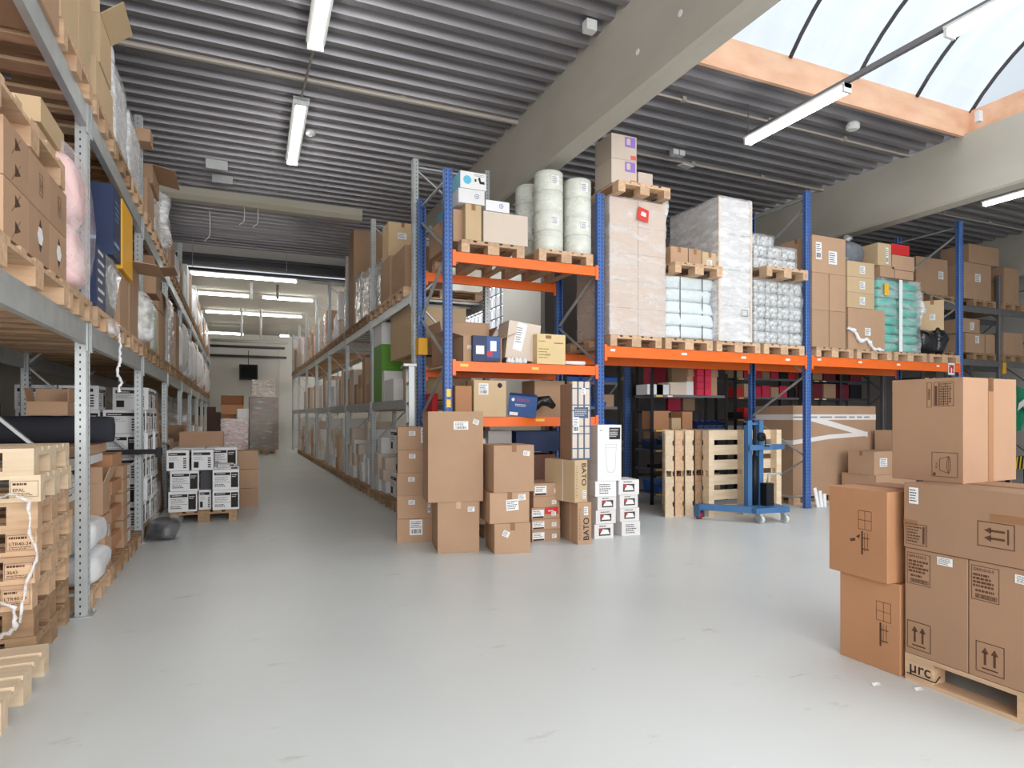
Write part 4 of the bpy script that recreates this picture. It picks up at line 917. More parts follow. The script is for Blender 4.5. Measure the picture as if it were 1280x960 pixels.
strand('white torn film dangling from the lower beam between the first posts', [(-.9,6.1,2.12),(-.88,6.12,2.0),(-.89,6.14,1.85),(-.9,6.1,1.75),(-.88,6.16,1.68),(-.9,6.13,1.6)], .012, WPLAS, seed=9)
bag('scrunched clear film lying at the edge of the lower beam', (-.93,5.95,z0+.0), (.1,.3,.12), FILMH, seed=11, amp=.02, name='plastic_film', cat='plastic film')
# bay 3
for k in range(3): LP('pallet on the lower level, third bay of the wall rack, %s' % cn[k], 8.2+.87*k, z0, m=WOODO)
open_carton('open carton next to the pale green canister on the wall rack', (-1.2,8.5,z0+.146), (.5,.5,.6), RL, CARD, flaps=(140,150,100,60))
bag('pale green plastic canister between open cartons on the wall rack', (-1.15,9.15,z0+.146), (.45,.5,.62), BEIGE, name='canister', cat='canister', seed=2, amp=.003, p=.25)
lcart('brown carton with long flaps after the green canister', 9.45, 9.95, z0+.146, .85, dep=.5)
open_carton('tall open carton, last in the third bay of the wall rack', (-1.2,10.3,z0+.146), (.5,.5,.95), RL, CARD, flaps=(150,160,150,120))
# far bays lower level: white bags and wrapped things
far = [11.05,11.95,12.75, 13.8,14.65,15.5, 16.6,17.45,18.3, 19.4,20.3,21.2, 22.2,23.1,24.0, 25.0,25.8]
kinds = ['w','c','b','b','w','b','b','c','b','b','w','b','c','b','b','b','c']
for k,(y,q) in enumerate(zip(far,kinds)):
    o_ = ORD[k]; h_ = rnd.uniform(.8,1.15)
    LP('%s pallet on the lower level beyond the canister, wall rack' % o_, y, z0, m=WOODO)
    if q == 'c':
        for j in range(2): lcart('brown carton, %s load beyond the canister on the wall rack, %s' % (o_, ['lower','upper'][j]), y+.05, y+.75, z0+.146+j*h_/2, h_/2, dep=.6, tape=False)
    elif q == 'b': bag('puffy white bag, %s load beyond the canister on the wall rack' % o_, (-1.2,y+.4,z0+.146), (.62,.78,h_), WPLAS, seed=k, amp=.04)
    else: wrapped_load('wrapped pale load, %s beyond the canister on the wall rack' % o_, (-1.3,y+.4,z0+.146), (.76,.7,h_), RL, [CARD4,WHITE,PINK][k%3], (1,3), film_m=FILMH, seed=k)
# ---- upper level
z0 = LZ2
for k,y in ((2,4.42),): LP('pallet on the top level of the wall rack, %s' % ['nearest to the camera','second','at the front post'][k], y, z0, m=WOODO if k < 2 else WOOD)
lcart('tall brown carton at the top corner of the photo, on the wall rack', 2.75, 3.55, z0, 1.2, dep=1.12)
lcart('second tall brown carton along the top level of the wall rack', 3.6, 4.36, z0, 1.25, dep=1.12, m=CARD)
lcart('tall pale carton with small marks, top level before the front post', 4.4, 4.84, z0+.146, 1.12, dep=.6, m=CARD2)
lcart('narrow tall carton just before the front post, top level', 4.86, 5.2, z0+.146, 1.3, dep=.6, m=CARD2)
open_carton('carton with a flap leaning out beyond the tall cartons, top level', (-1.12,5.72,z0+.146+.301), (.45,.4,.36), RL, CARD2, flaps=(50,5,10,20))
lcart('brown carton under the leaning open one on the top level', 5.4, 6.1, z0+.146, .3, m=CARD2, dep=.5)
for k,y in enumerate((5.36,6.22,7.1)): LP('pallet on the top level after the front post, %s' % cn[k], y, z0, m=[WOOD,WOODO,WOOD][k])
wrapped_load('silver and white wrapped goods after the tall cartons, top level', (-1.25,6.55,z0+.146), (.7,.6,.66), RL, WHITE, (3,1), film_m=FILMH, seed=2)
bag('torn white wrapping standing up on the silver wrapped goods', (-1.05,6.3,z0+.146+.67), (.12,.3,.2), WPLAS, seed=12, amp=.05, name='torn_wrapping', cat='wrapping')
wrapped_load('white film-wrapped block before the second post, top level', (-1.25,7.45,z0+.146), (.78,.6,.62), RL, WHITE, (1,2), film_m=FILMH, seed=6)
lcart('small brown carton flap sticking past the second post, top level', 7.75, 8.0, z0+.146+.62, .14, xf=-.84, dep=.4, tape=False)
for k,y in enumerate((8.2,9.05,9.9)): LP('pallet on the top level after the second post, %s' % cn[k], y, z0, m=WOOD)
lcart('brown carton with white label after the second post, top level', 8.3, 8.95, z0+.146, .42, dep=.5, st=[('L',.2,.6,.09,.1,False)])
open_carton('open carton with a flap pointing at the aisle, top level after the second post', (-1.15,8.85,z0+.146+.425), (.7,.5,.22), RL, CARD, flaps=(100,170,150,60))
wrapped_load('white wrapped stack after the second post, top level', (-1.25,9.5,z0+.146), (.75,.6,.72), RL, CARD4, (1,3), film_m=FILMH, seed=8)
bag('hanging film rag on the wrapped stack, top level of the wall rack', (-.95,9.9,z0+.146), (.25,.3,.66), FILMH, seed=10, amp=.05, name='plastic_film', cat='plastic film')
wrapped_load('low wrapped load before the third post, top level', (-1.25,10.3,z0+.146), (.7,.6,.55), RL, CARD, (1,2), film_m=FILMH, seed=9)
far = [11.05,11.95,12.8, 13.8,14.65,15.5, 16.6,17.5,18.4, 19.4,20.3,21.15, 22.2,23.05,23.95, 25.0]
kinds = ['c','b','c','W','W','c','b','W','b','c','b','w','c','w','b','c']
for k,(y,q) in enumerate(zip(far,kinds)):
    o_ = ORD[k]; h_ = rnd.uniform(.5,1.0) if k > 2 else .5
    LP('%s pallet on the top level beyond the third post, wall rack' % o_, y, z0, m=WOODO)
    if q in 'cW':
        for j in range(2): lcart('%s carton, %s load beyond the third post on top, %s' % ('brown' if q == 'c' else 'white', o_, ['lower','upper'][j]), y+.05, y+.75, z0+.146+j*h_/2, h_/2, dep=.6, tape=False, m=CARD if q == 'c' else WHITE)
    elif q == 'b': bag('white bag, %s load beyond the third post on the top level' % o_, (-1.2,y+.4,z0+.146), (.6,.76,h_), WPLAS, seed=k+30, amp=.04)
    else: wrapped_load('wrapped load, %s beyond the third post on the top level' % o_, (-1.3,y+.4,z0+.146), (.76,.7,h_), RL, CARD, (1,3), film_m=FILMH, seed=k)
open_carton('open carton whose flap pokes into the aisle above the lower level', (-1.05,8.1+.5,LZ1+.146+.62), (.5,.4,.3), RL, CARD, flaps=(80,150,60,100))
# ---- floor level under the wall rack
def FPL(label, y, m=WOODO): return pallet(label, (-1.55,y+.4,0), 0, m)
FPL('floor pallet under the white quilt bags, just past the front post', 5.4, WOOD); FPL('floor pallet under the flat orange cartons, second past the post', 6.3, WOODO); FPL('floor pallet under the labelled flat cartons, third past the post', 7.2, WOODO)
bag('white quilt bag on the floor pallet past the front post, lower', (-1.17,5.72,.146), (.52,.68,.24), WPLAS, name='quilt_bag', cat='bag', seed=5, amp=.015)
bag('white quilt bag on the floor pallet past the front post, upper', (-1.18,5.72,.385), (.48,.66,.24), WPLAS, name='quilt_bag', cat='bag', seed=6, amp=.015)
z = .146
for k in range(4):
    lcart('brown carton behind the quilt bags, %s' % ['lowest','second','third','topmost'][k], 5.45,5.95,z,.24,xf=-1.45,dep=.5,tape=False,m=CARD3); z += .24
z = .146; q = random.Random(4)
for k in range(8):
    h_ = .115+.0*k; o_ = q.uniform(-.02,.02)
    lcart('flat orange brown carton in the taller flat pile, %s from the floor' % ORD[k], 6.3+o_, 6.8+o_, z, h_, m=CARD3, tape=False, dep=.6, xf=-1.02+.05*(k%2), st=[('F',.35,.3,.08,.06,False)] if k%2 == 0 else None); z += h_+.001
z_top = z
z = .146
for k in range(6):
    h_ = .13; o_ = q.uniform(-.02,.02)
    lcart('flat labelled carton in the shorter flat pile, %s from the floor' % ORD[k], 6.98+o_, 7.4+o_, z, h_, m=CARD, tape=False, dep=.5, xf=-.98, st=[('F',.55,.15,.15,.09,False)]); z += h_+.001
open_carton('open carton with a pointed flap in front of the flat piles', (-1.12,6.12,.6), (.3,.28,.26), RL, CARD, flaps=(20,0,10,30)); lcart('brown carton under the open one in front of the flat piles', 5.98,6.27,.146,.45,m=CARD,xf=-.97,dep=.32,st=[('F',.4,.6,.07,.09,False)])
lcart('long flat brown carton under the dark roll beside the stack of pallets', 5.36, 6.25, 1.106-.0, .075, dep=1.0, xf=-1.0, m=CARD, tape=False, st=[('L',.42,.1,.07,.055,False)])
lcart('white flat box under the long flat brown carton', 5.36, 6.2, 1.03, .07, dep=1.0, xf=-1.02, m=WHITE, tape=False)
b = MB(); b.lathe([(.02,0),(.1,.01),(.105,.06),(.11,.5),(.105,.9),(.1,.98),(.02,1.0)],18,0,Matrix.Translation((-.9,5.98,1.292)) @ Matrix.Rotation(-math.pi/2,4,'Y')); o = link('fabric_roll', b.mesh('roll', DUVET, True)); tag(o, 'dark fabric roll lying on the flat cartons behind the front post', 'roll')
printer_box('white printer box under the long flat cartons, behind the pallet stack', (-1.4,5.8,.75), (.8,.5,.27), RL, 'side', 'end')
open_carton('small open carton with tan flap on the dark roll', (-1.33,6.0,1.402), (.26,.22,.11), 0, CARD, flaps=(170,5,10,0), st=[('F',.1,.1,.14,.07)])
# printer carton wall in the third bay
for k in range(2): FPL('floor pallet under the printer carton wall, %s' % ['nearer','farther'][k], 8.18+.85*k)
w3, d3, h3 = .37, .30, .265
for r_ in range(6):
    for c_ in range(3):
        if r_ == 5 and c_ == 0: continue
        kf = 'side' if (r_+c_)%2 else 'end'
        printer_box('printer carton in the wall behind the second post, row %s, column %s' % (['one','two','three','four','five','six'][r_], ['by the aisle','middle','by the wall'][c_]), (-1.17-c_*.385+rnd.uniform(-.01,.01),8.36+rnd.uniform(-.01,.02),.146+r_*h3), (w3,.34,h3-.004), R(rnd.uniform(-1.5,1.5)), kf, 'side' if kf == 'end' else 'end')
    for j in range(3):
        printer_box('printer carton at the aisle side of the third bay, row %s, %s' % (['one','two','three','four','five','six'][r_], ['nearest','middle','farthest'][j]), (-1.14+rnd.uniform(-.015,.015),8.72+j*.345,.146+r_*h3), (.335,.36,h3-.004), RL, 'side' if (r_+j)%2 else 'end', 'end')
b = MB(); b.box(-.02,.02,-.35,.35,0,1.75); o = link('cardboard_sheet', b.mesh('sheet', CARD), None, (-1.0,10.35,0), (0,R(-3),0)); tag(o, 'upright brown cardboard sheet after the printer carton wall', 'sheet')
bag('black bag in torn clear film on the floor at the second post', (-.78,8.25,0), (.3,.42,.21), BAGB, seed=3, amp=.03, name='black_bag'); bag('torn clear film around the black bag on the floor', (-.74,8.27,0), (.36,.5,.24), CLEARF, seed=5, amp=.04, name='plastic_film', cat='plastic film')
bag('clear film draped beside the printer cartons above the black bag', (-.9,8.75,.1), (.1,.3,.5), CLEARF, seed=15, amp=.03, name='plastic_film', cat='plastic film')
# black lifting fork lying through the second post
b = MB(); b.box(-1.3,-.75,7.86,7.98,.985,1.035); b.box(-.8,-.75,7.84,8.0,.95,1.05); o = link('steel_hook', b.mesh('hook', BLACK)); tag(o, 'black steel arm sticking out at the second post above the labelled cartons', 'arm')
# dark cabinet & foil behind the pallet stack
t = T('dark_cabinet', 'dark open cabinet against the wall behind the stack of pallets', 'cabinet', (-2.35,6.6,0), 0)
b = MB(); b.box(-.45,.45,-.3,.3,0,.05); b.box(-.45,-.41,-.3,.3,.05,1.45); b.box(.41,.45,-.3,.3,.05,1.45); b.box(-.45,.45,.26,.3,.05,1.45); b.box(-.45,.45,-.3,.3,1.45,1.5); b.box(-.41,.41,-.28,.26,.75,.78); link('body', b.mesh('body', DKST), t)
bag('crumpled silver foil hanging on the dark cabinet', (-1.98,6.5,1.3), (.25,.22,.26), SILV, seed=21, amp=.04)
b = MB(); b.box(-2.98,-2.7,3.5,7.6,0,2.0); 
# far floor goods
kinds = ['w','b','m','W','w','b','W','c','w','b','W','w','c','b']
for k,q_ in enumerate(kinds):
    y = 11.0+(k//3)*2.8+(k%3)*.9; o_ = ORD[k]; h_ = rnd.uniform(.7,1.4)
    FPL('%s floor pallet beyond the printer cartons under the wall rack' % o_, y)
    if q_ in 'cW': 
        for j in range(3): lcart('%s floor-level carton, %s stack past the printer cartons, %s' % ('brown' if q_ == 'c' else 'white', o_, ['bottom','middle','top'][j]), y+.08,y+.7,.146+j*h_/3,h_/3,dep=.5,tape=False,m=CARD if q_ == 'c' else WHITE)
    elif q_ == 'b': bag('white floor-level bag, %s stack past the printer cartons' % o_, (-1.25,y+.4,.146), (.6,.76,h_*.7), WPLAS, seed=k+60, amp=.04)
    elif q_ == 'm':
        open_carton('large open carton with a tall triangular flap past the printer cartons', (-1.2,y+.4,.146), (.7,.6,.8), RL, CARD, flaps=(10,20,60,10))
    else: wrapped_load('wrapped floor-level load, %s past the printer cartons' % o_, (-1.3,y+.4,.146), (.76,.7,h_), RL, CARD, (1,3), film_m=FILMH, seed=k)
# ================================================================== GREY RACK ACROSS THE AISLE: faces look along -X
RG = -math.pi/2
def gcart(label, y0, y1, z, h, dep=.45, xf=2.18, **k): return carton(label, (xf+dep/2,(y0+y1)/2,z), (y1-y0-.008,dep,h-.004), RG, **k)
def GP(label, y, z, m=WOOD, W=.8): return pallet(label, (XR+.57, y+W/2, z), 0, m, W=W)
def gh(py, y): return hz(py, XR, y)
z0 = RZ2
for k in range(3): GP('top level pallet of the ladder rack, first bay, %s' % ['nearest','middle','farthest'][k], [8.6,9.42,10.22][k], z0)
t = gcart('brown carton with white label high behind the blue post, ladder rack', 9.85, 10.3, z0+.146+.7, .56, dep=.46, xf=2.19, m=CARD2); sticker(t, frame('R',.442,.46,.556), .15, .3, .14, .1, 4, code=False)
gcart('large brown carton under the labelled one, top of the ladder rack', 9.7, 10.4, z0+.146, .695, dep=.6, xf=2.18, m=CARD)
gcart('tall brown carton beside the blue post, top of the ladder rack', 8.75, 9.55, z0+.146, .62, dep=.6, xf=2.18, m=CARD, tape=False)
bag('crumpled clear film on the carton beside the blue post', (2.5,8.95,z0+.77), (.3,.35,.16), FILMH, seed=3, amp=.04, name='plastic_film', cat='plastic film')
wrapped_load('shiny silver wrapped carton stack, first bay of the ladder rack top', (2.55,10.7,z0+.146), (.55,.66,.8), RG, mat('grey_card', srgb(170,164,160), .6), (1,1), film_m=FILMH, seed=4)
for k in range(3): GP('top level pallet of the ladder rack, second bay, %s' % ['nearest','middle','farthest'][k], [11.3,12.12,12.95][k], z0, WOODO)
wrapped_load('narrow silver wrapped block, second bay of the ladder rack top, nearer', (2.5,11.7,z0+.146), (.6,.62,.85), RG, CARD4, (1,1), film_m=FILMH, seed=5)
gcart('very tall dark brown carton rising to the ceiling over the ladder rack', 12.98, 13.6, z0+.146+1.0, .98, dep=.6, xf=2.18, m=CARD, tape=False)
wrapped_load('narrow silver wrapped block, second bay of the ladder rack top, farther', (2.5,12.5,z0+.146), (.6,.62,.95), RG, CARD4, (1,1), film_m=FILMH, seed=6)
gcart('brown carton between silver blocks on the ladder rack top', 12.98, 13.6, z0+.146, 1.0, dep=.6)
q9 = random.Random(21)
def column_of(label, y0, y1, z, h, n, mats, dep=.5):      # n cartons on top of each other, sizes a little uneven
    hh = [q9.uniform(.7,1.3) for _ in range(n)]; t_ = sum(hh); zz_ = z
    for j in range(n):
        d_ = h*hh[j]/t_; o_ = q9.uniform(0,.05); m_ = q9.choice(mats)
        gcart(label+', '+['bottom','second','third','fourth'][j], y0+o_, y1-q9.uniform(0,.06), zz_, d_, dep=dep, xf=2.18+q9.uniform(0,.05), tape=False, m=m_); zz_ += d_
far = [13.95,14.85,15.75, 16.75,17.65,18.5, 19.55,20.4,21.3, 22.35,23.2,24.1, 25.15,26.0,26.9]
kinds = ['w','W','b','c','w','w','W','c','w','c','w','W','c','w','c']; hs_ = [1.05,1.15,.8,1.0,1.05,.95,1.1,.85,1.1,.9,1.0,1.1,1.0,.9,1.0]
for k,(y,q_) in enumerate(zip(far,kinds)):
    o_ = ORD[k]; h_ = hs_[k]; GP('%s far top pallet of the ladder rack' % o_, y, z0, WOODO)
    if q_ in 'cW':
        column_of('carton in the nearer column, %s far top load, ladder rack' % o_, y+.03, y+.38, z0+.146, h_*.9, 2, [CARD2,CARD4,CARD] if q_ == 'c' else [WHITE,CARD4])
        column_of('carton in the farther column, %s far top load, ladder rack' % o_, y+.4, y+.78, z0+.146, h_, 2, [CARD2,CARD,CARD4] if q_ == 'c' else [WHITE,CARD4,PINK])
    elif q_ == 'b': bag('white bag, %s far load on the ladder rack top' % o_, (2.55,y+.4,z0+.146), (.65,.72,h_), WPLAS, seed=k+90, amp=.04)
    else: wrapped_load('wrapped pale load, %s far one on the ladder rack top' % o_, (2.6,y+.4,z0+.146), (.62,.7,h_), RG, [CARD4,PINK,CARD2][k%3], (1,3), film_m=FILMH, seed=k)
# middle level
z0 = RZ1+.0
gcart('large brown carton on top of another behind the aluminium ladder', 8.5, 9.75, z0+.62, .68, dep=.8, xf=2.2, m=CARD2, tape=False)
gcart('pale brown carton under the large one behind the aluminium ladder', 8.55, 9.35, z0, .6, dep=.8, xf=2.3, m=CARD2)
gcart('grey and black machine box after the pale carton, ladder rack', 9.45, 10.1, z0, .34, dep=.5, m=WHITE, tape=False)
t = gcart('bright green carton on the middle shelf of the ladder rack', 10.3, 10.95, z0, .95, dep=.55, m=GREEN, tape=False)
p = Print(); cs = [(.34+.12*math.cos(2*math.pi*k/14),.5+.13*math.sin(2*math.pi*k/14)) for k in range(14)]; p.poly(cs); p.put('picture', CARD3, t, frame('L',.642,.55,.946))
gcart('grey white machine carton standing on the green one', 10.3, 10.9, z0+.95, .36, dep=.5, m=WHITE, tape=False)
gcart('small white carton against the post beside the green carton', 10.11, 10.29, z0, .5, dep=.3, m=WHITE, tape=False)
q = random.Random(9)
items = [(11.2,.4,.35,CARD,'small brown carton'),(11.2,.4,.3,CARD2,'small pale carton'),(11.75,.3,.85,CARD,'upright brown carton'),(12.15,.32,.3,CARD2,'squat pale carton'),(12.15,.32,.26,CARD,'small carton'),(12.6,.35,.4,CARD,'brown carton'),(13.0,.3,.72,CARD4,'tall cream carton'),(13.4,.3,.55,CARD2,'pale carton'),(14.0,.25,.75,CARD2,'narrow pale carton'),(14.35,.25,.8,CARD4,'narrow cream carton'),(14.7,.3,.6,CARD2,'straw carton'),(15.1,.4,.62,WHITE,'white carton'),(15.7,.6,.5,WHITE,'broad white carton'),(16.8,.5,.7,WHITE,'white carton'),(17.5,.4,.85,CARD,'brown carton'),(18.1,.5,.6,WHITE,'white box'),(19.6,.5,.7,CARD2,'pale carton'),(20.3,.6,.6,WHITE,'white box'),(21.3,.5,.7,CARD,'brown carton'),(22.5,.6,.6,CARD4,'cream carton')]
zz = z0; py_ = None
for k,(y,w_,h_,m_,nm) in enumerate(items):
    zz = zz+prev if (py_ == y) else z0
    gcart('%s on the ladder rack middle shelf, %s past the green carton' % (nm, ORD[k]), y, y+w_, zz, h_, dep=.45, tape=m_ in (CARD,CARD2), m=m_); prev = h_; py_ = y
bag('white cloth bundle by the post on the middle shelf, ladder rack', (2.42,11.0,z0), (.2,.25,.16), WPLAS, seed=4, amp=.03)
# floor level
for k,(y,q_,h_) in enumerate(((8.4,'p',.9),(9.3,'p',1.05),(10.15,'W',.9),(11.2,'W',1.15),(12.1,'W',.7),(13.0,'W',1.0),(14.0,'W',1.2),(14.9,'c',.8),(15.75,'W',.9),(16.8,'W',1.2),(17.7,'b',.9),(18.55,'W',1.1),(19.6,'W',1.0),(20.5,'c',.9),(21.4,'W',1.1),(22.4,'W',1.2),(23.4,'c',.9),(24.2,'W',1.1))):
    o_ = ORD[k]; GP('%s floor pallet under the ladder rack' % o_, y, 0, WOODO)
    if q_ == 'p':
        for j in range(3): printer_box('grey white machine carton on the floor pallet behind the ladder, %s stack, %s' % (['nearer','farther'][k], ['bottom','middle','top'][j]), (2.5+.08*(j==1),y+.4,.146+j*h_/3), (.6,.5,h_/3-.004), RG, 'end', 'side')
    elif q_ == 'b': bag('white floor bag, %s stack under the ladder rack' % o_, (2.55,y+.4,.146), (.6,.7,h_), WPLAS, seed=k+120, amp=.03)
    else:
        mm = [WHITE,WHITE,CARD4] if q_ == 'W' else [CARD,CARD2]
        column_of('floor-level carton, %s stack under the ladder rack, nearer column' % o_, y+.03, y+.38, .146, h_*q9.uniform(.6,.95), 3, mm)
        column_of('floor-level carton, %s stack under the ladder rack, farther column' % o_, y+.4, y+.78, .146, h_, 3, mm)
# aluminium ladder leaning at the end post
t = T('step_ladder', 'aluminium ladder leaning against the end of the grey rack', 'ladder', (2.04,7.92,0), 0)
t.rotation_euler = (0, R(1), R(82))
for s_ in (-.18,.18):
    b = MB(); b.prism([(s_-.02,-.035),(s_+.02,-.035),(s_+.02,.035),(s_-.02,.035)],0,2.02); link('rail', b.mesh('rail', ALU), t)
for k in range(7): b = MB(); b.box(-.17,.17,-.03,.03,.25+k*.26,.275+k*.26); link('rung', b.mesh('rung', ALU), t)
b = MB(); b.box(-.22,.22,-.06,.1,2.02,2.05); link('top_cap', b.mesh('cap', ALU), t)
for s_ in (-.18,.18): b = MB(); b.box(s_-.025,s_+.025,-.045,.045,-.0,.05); link('rubber_foot', b.mesh('foot', RUBB), t)
# ================================================================== ORANGE RACK: goods face -Y
OF = YO-.03
def ocart(label, px0, px1, z, h, dep=.55, yf=OF, **k):
    x0, x1 = onY(px0,yf), onY(px1,yf); return carton(label, ((x0+x1)/2,yf+dep/2,z), (x1-x0-.008,dep,h-.004), k.pop('rz',0), **k)
def oh(py, px, y=OF): return hz(py, onY(px,y), y)
def OP(label, x0, z, m=WOOD, y=OF, W=.8): return pallet(label, (x0+W/2,y+.6,z), math.pi/2, m, W=W)
# ---- narrow bay, top level
z0 = 3.30; xa = onY(577,OF); OP('pallet under the cream cartons, top of the narrow orange bay', xa, z0)
xb = onY(672,OF)+.02; OP('pallet under the white rolls, top of the narrow orange bay', xb, z0, W=.76)
zt = z0+.146
ocart('tall taped carton on the top pallet of the narrow bay, next to the blue post', 581.5, 602, zt, .42, dep=.6, m=CARD2, turn=True)
ocart('wide cream carton on the top pallet of the narrow bay', 604, 660, zt, .365, dep=.6, m=CARD4, tape=False)
ocart('long brown carton behind the blue post, top of the narrow bay', 566, 580, zt, .38, dep=1.0, yf=OF+.12, m=CARD)
ocart('white carton with a small blue ring on the taped carton, top level', 573, 606, zt+.422, .17, dep=.6, m=WHITE, tape=False)
def ring(t, x, y, r, w, d, h, m=None):
    p = Print(); n = 18
    for k in range(n): a, c = 2*math.pi*k/n, 2*math.pi*(k+1)/n; p.line((x+r*math.cos(a),y+r*math.sin(a)),(x+r*math.cos(c),y+r*math.sin(c)),r*.25)
    p.line((x-r*.4,y),(x+r*.4,y),r*.25); p.line((x,y-r*.4),(x,y+r*.4),r*.25); p.put('emblem', m or MBLUE, t, frame('F',w,d,h))
last = [o for o in COL.objects if o.get('label','').startswith('white carton with a small blue ring')][0]; wdt = onY(606,OF)-onY(573,OF)-.008; ring(last, wdt*.7,.09,.025,wdt,.6,.166)
t = ocart('white carton with a blue ring on the wide cream carton, top level', 607, 637, zt+.37, .13, dep=.55, m=WHITE, tape=False); wdt = onY(637,OF)-onY(607,OF)-.008; ring(t, wdt*.65,.07,.024,wdt,.55,.126)
t = ocart('light blue and white carton at the very top beside the blue post', 575, 608, zt+.594, .2, dep=.6, m=WHITE, tape=False); wdt = onY(608,OF)-onY(575,OF)-.008
p = Print(); p.poly([(wdt*.27+.05*math.cos(a),.1+.05*math.sin(a)) for a in [k*math.pi/10 for k in range(20)]]); p.put('emblem', CYAN, t, frame('F',wdt,.6,.196))
p = Print(); p.poly([(wdt*.68,.13),(wdt*.75,.07),(wdt*.95,.07),(wdt*.93,.1),(wdt*.8,.1),(wdt*.76,.15)]); p.quad(wdt*.55,.09,wdt*.62,.12); p.lines(wdt*.55,.15,wdt*.95,.18,2,3,.3); p.put('printing', INK, t, frame('F',wdt,.6,.196))
p = Print(); p.quad(0,.0,.6,.196); p.put('blue_side', CYAN, t, frame('L',wdt,.6,.196))
t = carton('light blue carton behind the blue post on the top level', (2.62,7.8,zt+.4), (.35,.6,.2), 0, CYAN, tape=False)
# rolls: stacked white rolls wrapped
def roll_stack(label, x, y, z, n, r=.17, h=.24, film=True):
    t = T('wrapped_rolls', label, 'rolls', (x,y,z))
    for k in range(n):
        b = cached(('roll',r,h), lambda: MB().lathe([(r*.93,0),(r,.012),(r,h-.012),(r*.93,h)],28).mesh('roll', ROLLM, True)); link('roll', b, t, (0,0,(h+.004)*k))
        p = Print(); p.quad(-.05,.06,.05,.17,0,0); p.lines(-.04,.07,.04,.16,4,k,.4,.0005,1); p.put('roll_label', [PAPER,INK], t, Matrix.Translation((0,-r-.002,(h+.004)*k)) @ Matrix.Rotation(math.pi/2,4,'X')) if k in (1,n-1) else None
    if film:
        b = MB().lathe([(r*1.02,.01),(r*1.03,n*(h+.004)*.5),(r*1.02,n*(h+.004)),(r*.5,n*(h+.004)+.008)],28); link('film', b.mesh('film', FILM, True), t)
    return t
x1_, x2_ = onY(686,OF+.17), onY(722,OF+.17)
roll_stack('column of four white wrapped rolls, front left on the top pallet', x1_, OF+.18, zt, 4, r=.18, h=.245)
roll_stack('column of four white wrapped rolls beside the blue post, front', x2_+.0, OF+.18, zt, 4, r=.175, h=.235)
roll_stack('column of white wrapped rolls at the back left of the top pallet', x1_-.02, OF+.72, zt, 4, r=.18, h=.245)
roll_stack('column of white wrapped rolls at the back right of the top pallet', x2_+.02, OF+.72, zt, 4, r=.175, h=.235)
bag('clear film hanging off the rolls by the blue post', (4.08,OF+.5,zt), (.1,.6,.5), FILMH, seed=6, amp=.04, name='plastic_film', cat='plastic film')
# ---- narrow bay, middle level 2.035
z0 = 2.037
open_carton('open carton showing a navy and white box, middle shelf of the narrow bay', (onY(603,OF)+.02,OF+.3,z0), (.5,.45,.3), R(4), CARD, flaps=(None,3,75,70), st=[('F',.1,.5,.08,.04)])
t = ocart('navy, white and red printed box inside the open carton', 591, 626, z0+.007, .3, dep=.35, m=NAVY, tape=False, yf=OF-.02+.02)
wdt = onY(626,OF)-onY(591,OF)-.008; p = Print(); p.quad(wdt*.5,.04,wdt*.98,.29,0,0); p.quad(wdt*.62,.12,wdt*.85,.24,.0006,1); p.quad(wdt*.5,.06,wdt*.7,.12,.0006,2); p.quad(wdt*.1,.08,wdt*.4,.18,.0006,1); p.put('printing', [MBLUE,PAPER,RED], t, frame('F',wdt,.35,.296))
open_carton('large open carton at the back left of the middle shelf', (2.65,7.75,z0), (.6,.5,.3), 0, CARD, flaps=(4,20,10,30))
x = onY(662,OF); t = carton('cream carton with torn white label, tilted, on the middle shelf', (x-.04,OF+.33,z0+.035), (.42,.4,.46), R(-4), CARD4, tape=False, bev=.003); t.rotation_euler = (0,R(7),R(-4)); t.location.z = z0+.05
p = Print(); p.poly([(.08,.12),(.2,.1),(.24,.44),(.12,.46)]); p.lines(.11,.2,.19,.4,7,3,.3,.0006,1); p.put('torn_label', [PAPER,INK], t, frame('F',.42,.4,.46))
t = ocart('pale yellow carton with printed marks on the middle shelf', 671, 707, z0, .37, dep=.4, m=mat('straw_cardboard', srgb(222,196,146), .8, namt=.1), tape=False)
wdt = onY(707,OF)-onY(671,OF)-.008; p = Print(); p.quad(wdt*.3,.31,wdt*.5,.35,0); p.lines(wdt*.6,.25,wdt*.95,.27,1,3,.6,0,1); p.lines(wdt*.05,.27,wdt*.3,.285,1,4,.5,0,1); p.lines(wdt*.05,.06,wdt*.5,.2,4,5,.2,0,1); p.outline(wdt*.3,.1,wdt*.42,.13,.003,0,1); p.put('printing', [TAPE,INKB], t, frame('F',wdt,.4,.366))
ocart('brown carton behind the tilted one on the middle shelf', 632, 658, z0, .42, dep=.5, yf=OF+.5, m=CARD, tape=False)
for k in range(5):
    b = MB(); x_ = onY(636+k*5,OF+.02); b.lathe([(.03,0),(.034,.02),(.02,.06),(.012,.065)],10); o = link('foam_piece', b.mesh('foam', WHITE, True), None, (x_,OF+.03+.02*(k%2),z0-.0)); tag(o, 'small white foam piece below the tilted cream carton', 'foam piece', 'foam pieces on the middle shelf')
b = MB(); b.tube([(onY(709,OF),OF+.05,z0+.03),(4.05,OF+.06,z0+.03)],[.022,.028],10); o = link('paper_roll', b.mesh('roll', PAPER, True)); tag(o, 'thin white roll lying at the end of the middle shelf by the blue post', 'roll')
